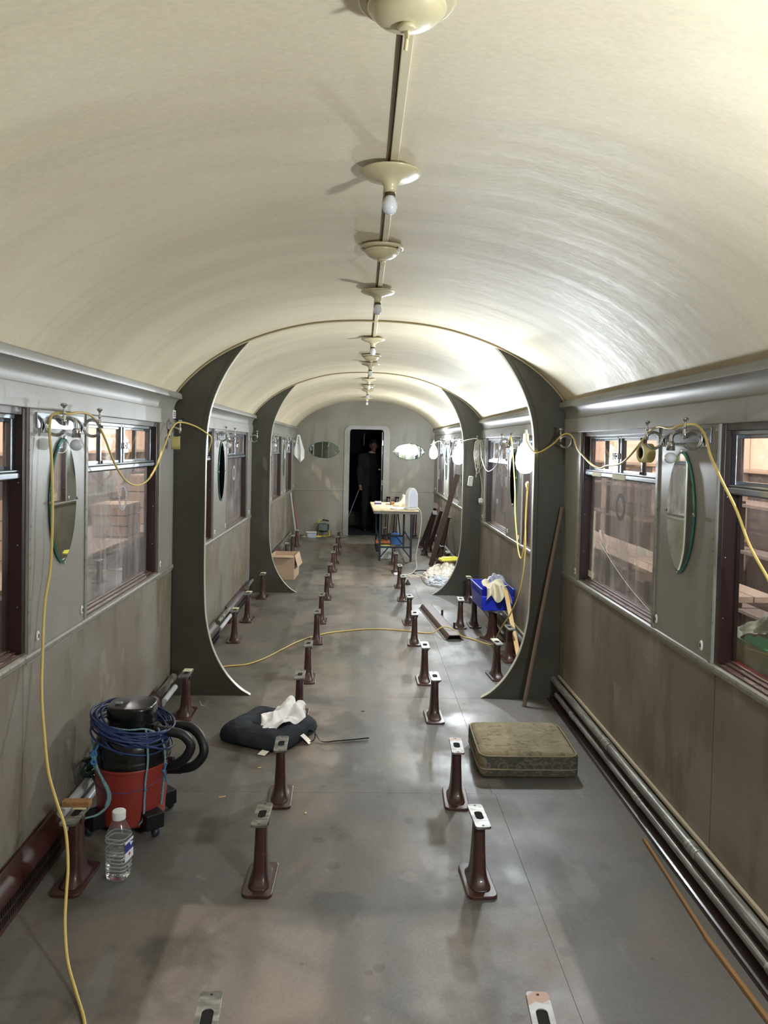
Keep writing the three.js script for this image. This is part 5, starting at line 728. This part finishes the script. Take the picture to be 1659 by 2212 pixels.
// ------------------------------------------------------------------ what shows through the windows
{
  const bench = (s, x0, x1, y, a, b, label, front) => { const t = thing('workbench', label, 'bench', [s * (x0 + x1) / 2, -0.7, (a + b) / 2]), w = x1 - x0, L = b - a; const n = Math.round(L / 0.7); for (let k = 0; k < 3; k++) M('top_board', boxUV(bx(w / 3 - 0.006, 0.04, L, (k - 1) * w / 3, y + 0.7 - 0.02, 0, 0.004), 1), std('tan_board', [0xb0a494, 0xa69a8a, 0xaca090][k], { roughness: 0.8 }), t); M('front_panel', bx(0.03, y + 0.6, L - 0.1, -s * (w / 2 - 0.06), (y + 0.6) / 2, 0, 0.003), front, t); for (let k = 0; k <= n; k += 2) M('leg', bx(0.08, y + 0.66, 0.08, -s * (w / 2 - 0.05) , (y + 0.66) / 2, -L / 2 + 0.1 + k * (L - 0.2) / n, 0.004), M_brownwood, t); };
  bench(1, 2.05, 2.5, 0.79, 4.6, 9.5, 'tan-topped workbench outside the window with the dark ring mark', std('dark_front', 0x46413f));
  bench(-1, 2.5, 3.3, 0.62, 3, 13, 'long tan workbench outside the windows on the vacuum side', std('grey_front', 0x5d5550));
  const crate = (s, x, y, d, w, h, l, label) => { const t = thing('wooden_crate', label, 'crate', [s * x, y, d]); const m = std('crate_wood', 0xc0aa96, { roughness: 0.85 }); for (let k = 0; k < 3; k++) { for (const q of [-1, 1]) { M('slat', bx(w, h / 3 - 0.012, 0.016, 0, h / 6 + k * h / 3, q * l / 2, 0.003), m, t); M('slat', bx(0.016, h / 3 - 0.012, l, q * w / 2, h / 6 + k * h / 3, 0, 0.003), m, t); } } M('lid', bx(w, 0.016, l, 0, h, 0, 0.003), m, t); };
  crate(-1, 2.75, 0.625, 8.55, 0.36, 0.34, 0.5, 'wooden crate outside, seen behind the window with the pale ring mark'); crate(-1, 2.8, 0.625, 9.9, 0.36, 0.6, 0.5, 'tall wooden crate outside the window beside the first olive screen');
  crate(-1, 2.9, 0.625, 6.9, 0.4, 0.5, 0.7, 'wooden crate outside the window, behind the yellow cable loop'); crate(-1, 2.9, 0.625, 4.4, 0.4, 0.42, 0.8, 'wooden crate outside the window at the frame edge, vacuum side');
  const shelf = (s, d, label) => { const t = thing('storage_rack', label, 'rack', [s * 4.7, -0.7, d]); for (const y of [0.5, 1.2, 1.75]) M('shelf', bx(0.5, 0.04, 2.6, 0, y, 0, 0.004), std('grey_shelf', 0x958b84), t); for (const z of [-1.28, 0, 1.28]) for (const x of [-0.22, 0.22]) M('upright', bx(0.05, 1.8, 0.05, x, 0.9, z, 0.004), M_brownwood, t); };
  shelf(1, 9, 'storage rack against the workshop wall outside the bare-pipe side'); shelf(1, 14, 'further storage rack against the workshop wall, bare-pipe side'); shelf(-1, 15, 'storage rack against the workshop wall outside the vacuum side');
  { const t = thing('red_chest', 'red metal chest outside the window at the frame edge', 'chest', [1.93, 0, 3.2]); const rm = std('red_enamel', 0xc0503a, { roughness: 0.5 }); M('body', bx(0.62, 0.6, 1.7, 0, 0.3, 0, 0.01), rm, t); M('lid', bx(0.64, 0.04, 1.72, 0, 0.62, 0, 0.012), rm, t); M('stand', bx(0.6, 0.68, 1.6, 0, -0.36, 0, 0.004), M_brownwood, t); M('handle', bx(0.02, 0.03, 0.2, -0.32, 0.4, 0, 0.006), M_chromedull, t); }
  { const t = thing('green_tray', 'green plastic tray with rags on the red chest outside', 'tray', [2.03, 0.64, 3.6]); const gm = std('green_plastic', 0x3f7d52, { roughness: 0.5 }); M('base', bx(0.42, 0.01, 0.6, 0, 0.006, 0, 0.003), gm, t); for (const q of [-1, 1]) { M('side', bx(0.012, 0.11, 0.6, q * 0.21, 0.06, 0, 0.004), gm, t); M('end', bx(0.42, 0.11, 0.012, 0, 0.06, q * 0.3, 0.004), gm, t); } }
  { const f = crump(0.4, 0.6, 0.2, 19, 4), t = thing('green_rag', 'grey-green rags heaped in the green tray outside', 'rag', [2.03, 0.76, 3.6]); M('cloth', sheet((u, v) => { const p = f(u, v); p.y += 0.1 * Math.sin(u * 3.1) * Math.sin(v * 3.1) + 0.02; p.x *= 0.85; p.z *= 0.85; return p; }, 30, 30, 0.006), std('grey_green_cloth', 0x7d8a78, { roughness: 0.95 }), t); }
  { const t = thing('cable_reel', 'yellow cable hank hanging on the workshop rack outside', 'cable', [4.38, 1.05, 9.4]); M('hank', [0, 1, 2].map((k) => to(0.12 + 0.01 * k, 0.012, 0, 0, 0).scale(0.4, 1.7, 1).rotateY(Math.PI / 2).translate(0.01 * k, 0, 0.01 * k)), M_yellowcable, t); }
}
// ------------------------------------------------------------------ the man in the dark doorway
{
  const px = 0.1, pd = 15.0, t = thing('person', 'man in a dark jumper standing in the unlit doorway, one hand holding a thin rod', 'person', [px, 0.004, pd], 0.12);
  const P = (x, y, z) => new THREE.Vector3(x, y, z);
  const neck = P(0.03, 1.5, 0), head = P(0.075, 1.66, 0.03), shL = P(-0.155, 1.42, 0), shR = P(0.2, 1.42, -0.02), elL = P(-0.2, 1.14, -0.01), wrL = P(-0.19, 0.92, 0.05), elR = P(0.26, 1.14, -0.03), wrR = P(0.24, 0.92, 0.04), hipL = P(-0.07, 0.92, 0), hipR = P(0.12, 0.92, 0), knL = P(-0.08, 0.5, 0.02), knR = P(0.13, 0.5, 0.0), anL = P(-0.085, 0.09, -0.02), anR = P(0.14, 0.09, -0.03);
  const torso = (g) => [[P(0.02, 1.36, 0), P(0.025, 1.2, 0), 0.13 + g, 0.135 + g], [P(0.025, 1.2, 0), P(0.025, 0.95, 0), 0.135 + g, 0.145 + g], [shL, shR, 0.07 + g, 0.07 + g], [P(-0.07, 1.34, 0.02), P(0.11, 1.34, 0.02), 0.1 + g, 0.1 + g], [P(-0.05, 0.97, 0), P(0.1, 0.97, 0), 0.11 + g, 0.11 + g], [P(0.025, 1.42, 0), neck, 0.07 + g, 0.055 + g]];
  const arms = (g) => [[shL, elL, 0.055 + g, 0.043 + g], [elL, wrL, 0.043 + g, 0.03 + g], [shR, elR, 0.055 + g, 0.043 + g], [elR, wrR, 0.043 + g, 0.03 + g]];
  const legs = (g) => [[hipL, knL, 0.088 + g, 0.06 + g], [knL, anL, 0.058 + g, 0.042 + g], [hipR, knR, 0.088 + g, 0.06 + g], [knR, anR, 0.058 + g, 0.042 + g], [hipL, hipR, 0.105 + g, 0.105 + g]];
  const hand = (w, dir) => { const b = []; const palm = w.clone().add(P(0, -0.05, 0.01)); b.push([w, palm, 0.026, 0.03], [palm.clone().add(P(-0.0, 0, -0.018)), palm.clone().add(P(0, -0.012, 0.02)), 0.024, 0.024]); return { b, palm, dir }; };
  const hl = hand(wrL), hr = hand(wrR);
  const fingers = (h) => { const sets = []; [0.022, 0.007, -0.008, -0.022].forEach((z, i) => { const L = [0.034, 0.038, 0.036, 0.028][i], a = h.palm.clone().add(P(0, -0.018, z + 0.008)), k = a.clone().add(P(-0.004, -L, 0.004)), e = k.clone().add(P(0.02, -0.016, 0.004)); sets.push({ k: 150, bones: [[a, k, 0.0092, 0.0086], [k, e, 0.0086, 0.0075], [e, e.clone().add(P(0.016, 0.012, 0)), 0.0075, 0.007]] }); }); const th = h.palm.clone().add(P(0.004, 0.012, 0.03)); sets.push({ k: 150, bones: [[th, th.clone().add(P(0.008, -0.03, 0.018)), 0.011, 0.0095], [th.clone().add(P(0.008, -0.03, 0.018)), th.clone().add(P(0.02, -0.055, 0.012)), 0.0095, 0.008]] }); return sets; };
  const skin = std('skin', 0x7d5d50, { roughness: 0.6 });  // skin darkened; the doorway gloom is put into its colour
  const headB = [[head.clone().add(P(0, 0.035, -0.012)), head.clone().add(P(0, 0.02, 0.0)), 0.083, 0.078], [head.clone().add(P(-0.005, -0.03, 0.025)), head.clone().add(P(-0.008, -0.085, 0.045)), 0.066, 0.036], [neck.clone().add(P(0.005, -0.04, 0)), head.clone().add(P(0, -0.05, -0.01)), 0.056, 0.052]];
  const face = [{ k: 90, bones: [...headB, [head.clone().add(P(-0.012, 0.012, 0.088)), head.clone().add(P(-0.016, -0.028, 0.105)), 0.009, 0.014], [head.clone().add(P(-0.045, 0.03, 0.075)), head.clone().add(P(0.02, 0.032, 0.082)), 0.012, 0.012], [head.clone().add(P(-0.032, -0.062, 0.078)), head.clone().add(P(0.004, -0.062, 0.082)), 0.0085, 0.0085]] }, { k: 120, bones: [[head.clone().add(P(-0.083, 0.015, -0.01)), head.clone().add(P(-0.08, -0.03, 0.0)), 0.014, 0.011], [head.clone().add(P(0.083, 0.015, -0.01)), head.clone().add(P(0.08, -0.03, 0.0)), 0.014, 0.011]] }];
  const bodyG = field([{ k: 70, bones: [...torso(-0.035), ...arms(-0.012), ...legs(-0.03)] }], [P(0.03, 0.8, 0), P(0.42, 0.95, 0.3)], 64);
  const headG = field(face, [P(0.075, 1.62, 0.03), P(0.13, 0.22, 0.17)], 84);
  const handG = (h) => field([{ k: 90, bones: h.b }, ...fingers(h)], [h.palm.clone().add(P(0, -0.03, 0.01)), P(0.085, 0.12, 0.085)], 60);
  M('body', [bodyG, headG, handG(hl), handG(hr)], skin, t);
  const knit = std('navy_jumper_shaded', 0x0b1116, { roughness: 0.95 });  // navy clothing darkened further, with the doorway gloom put into its colours
  M('jumper', field([{ k: 45, bones: [...torso(0.01), ...arms(0.012)] }], [P(0.03, 1.18, 0), P(0.42, 0.42, 0.27)], 72), knit, t);
  M('trousers', field([{ k: 45, bones: legs(0.01) }], [P(0.03, 0.53, 0), P(0.3, 0.53, 0.25)], 64), std('shaded_trousers', 0x070a0f, { roughness: 0.95 }), t);
  M('collar', [to(0.062, 0.012, 0, 0, 0, Math.PI * 2, 8, 24).scale(1, 0.9, 1.8).rotateX(Math.PI / 2 - 0.35).translate(0.035, 1.515, 0.012)], std('shirt_collar', 0xb9b4ae), t);
  M('hair', field([{ k: 70, bones: [[head.clone().add(P(0, 0.05, -0.03)), head.clone().add(P(0, 0.055, 0.0)), 0.085, 0.076], [head.clone().add(P(0, 0.0, -0.055)), head.clone().add(P(0, -0.03, -0.06)), 0.06, 0.045]] }], [P(0.075, 1.7, 0.0), P(0.13, 0.15, 0.14)], 48), std('dark_hair', 0x1a1614, { roughness: 0.8 }), t);
  for (const s of [-1, 1]) { const e = M('eye', sp(0.011, head.x + (s < 0 ? -0.038 : 0.014), head.y + 0.012, head.z + 0.073, 1, 0.8, 0.7, 12), std('eye_white', 0xd8d4ce, { roughness: 0.2 }), t); M('pupil', sp(0.005, head.x + (s < 0 ? -0.039 : 0.012), head.y + 0.012, head.z + 0.0795, 1, 1, 0.5, 10), M_black, e); }
  for (const a of [anL, anR]) M('shoe', loft([[0.0, 0.088, 0.27], [0.02, 0.09, 0.272], [0.05, 0.08, 0.25], [0.075, 0.07, 0.16], [0.1, 0.07, 0.1]].map(([y, w, d], i) => oval(w, d, y, 24, 2.4, a.x, a.z + 0.05 - (i > 2 ? 0.04 * (i - 2) : 0)))), M_black, t);
  tag(M('thin_rod', rod(V(-0.09, 0.83, 14.93), V(-0.3, 0.28, 14.5), 0.005), std('dull_rod', 0x8a8f98, { roughness: 0.4 })), 'thin pale rod held slanting down by the man in the doorway', 'rod');
  const b = thing('timber_block', 'low brown timber behind the man in the doorway', 'timber', [0.1, 0.004, 15.9]); M('beam', boxUV(bx(0.95, 0.26, 0.2, 0, 0.13, 0, 0.01), 1), M_brownwood, b); M('top_board', boxUV(bx(1.0, 0.04, 0.26, 0, 0.28, 0, 0.006), 1), M_brownwood, b);
}
scene.traverse((o) => { if (o.isMesh) o.castShadow = o.receiveShadow = true; });
renderer.render(scene, camera);
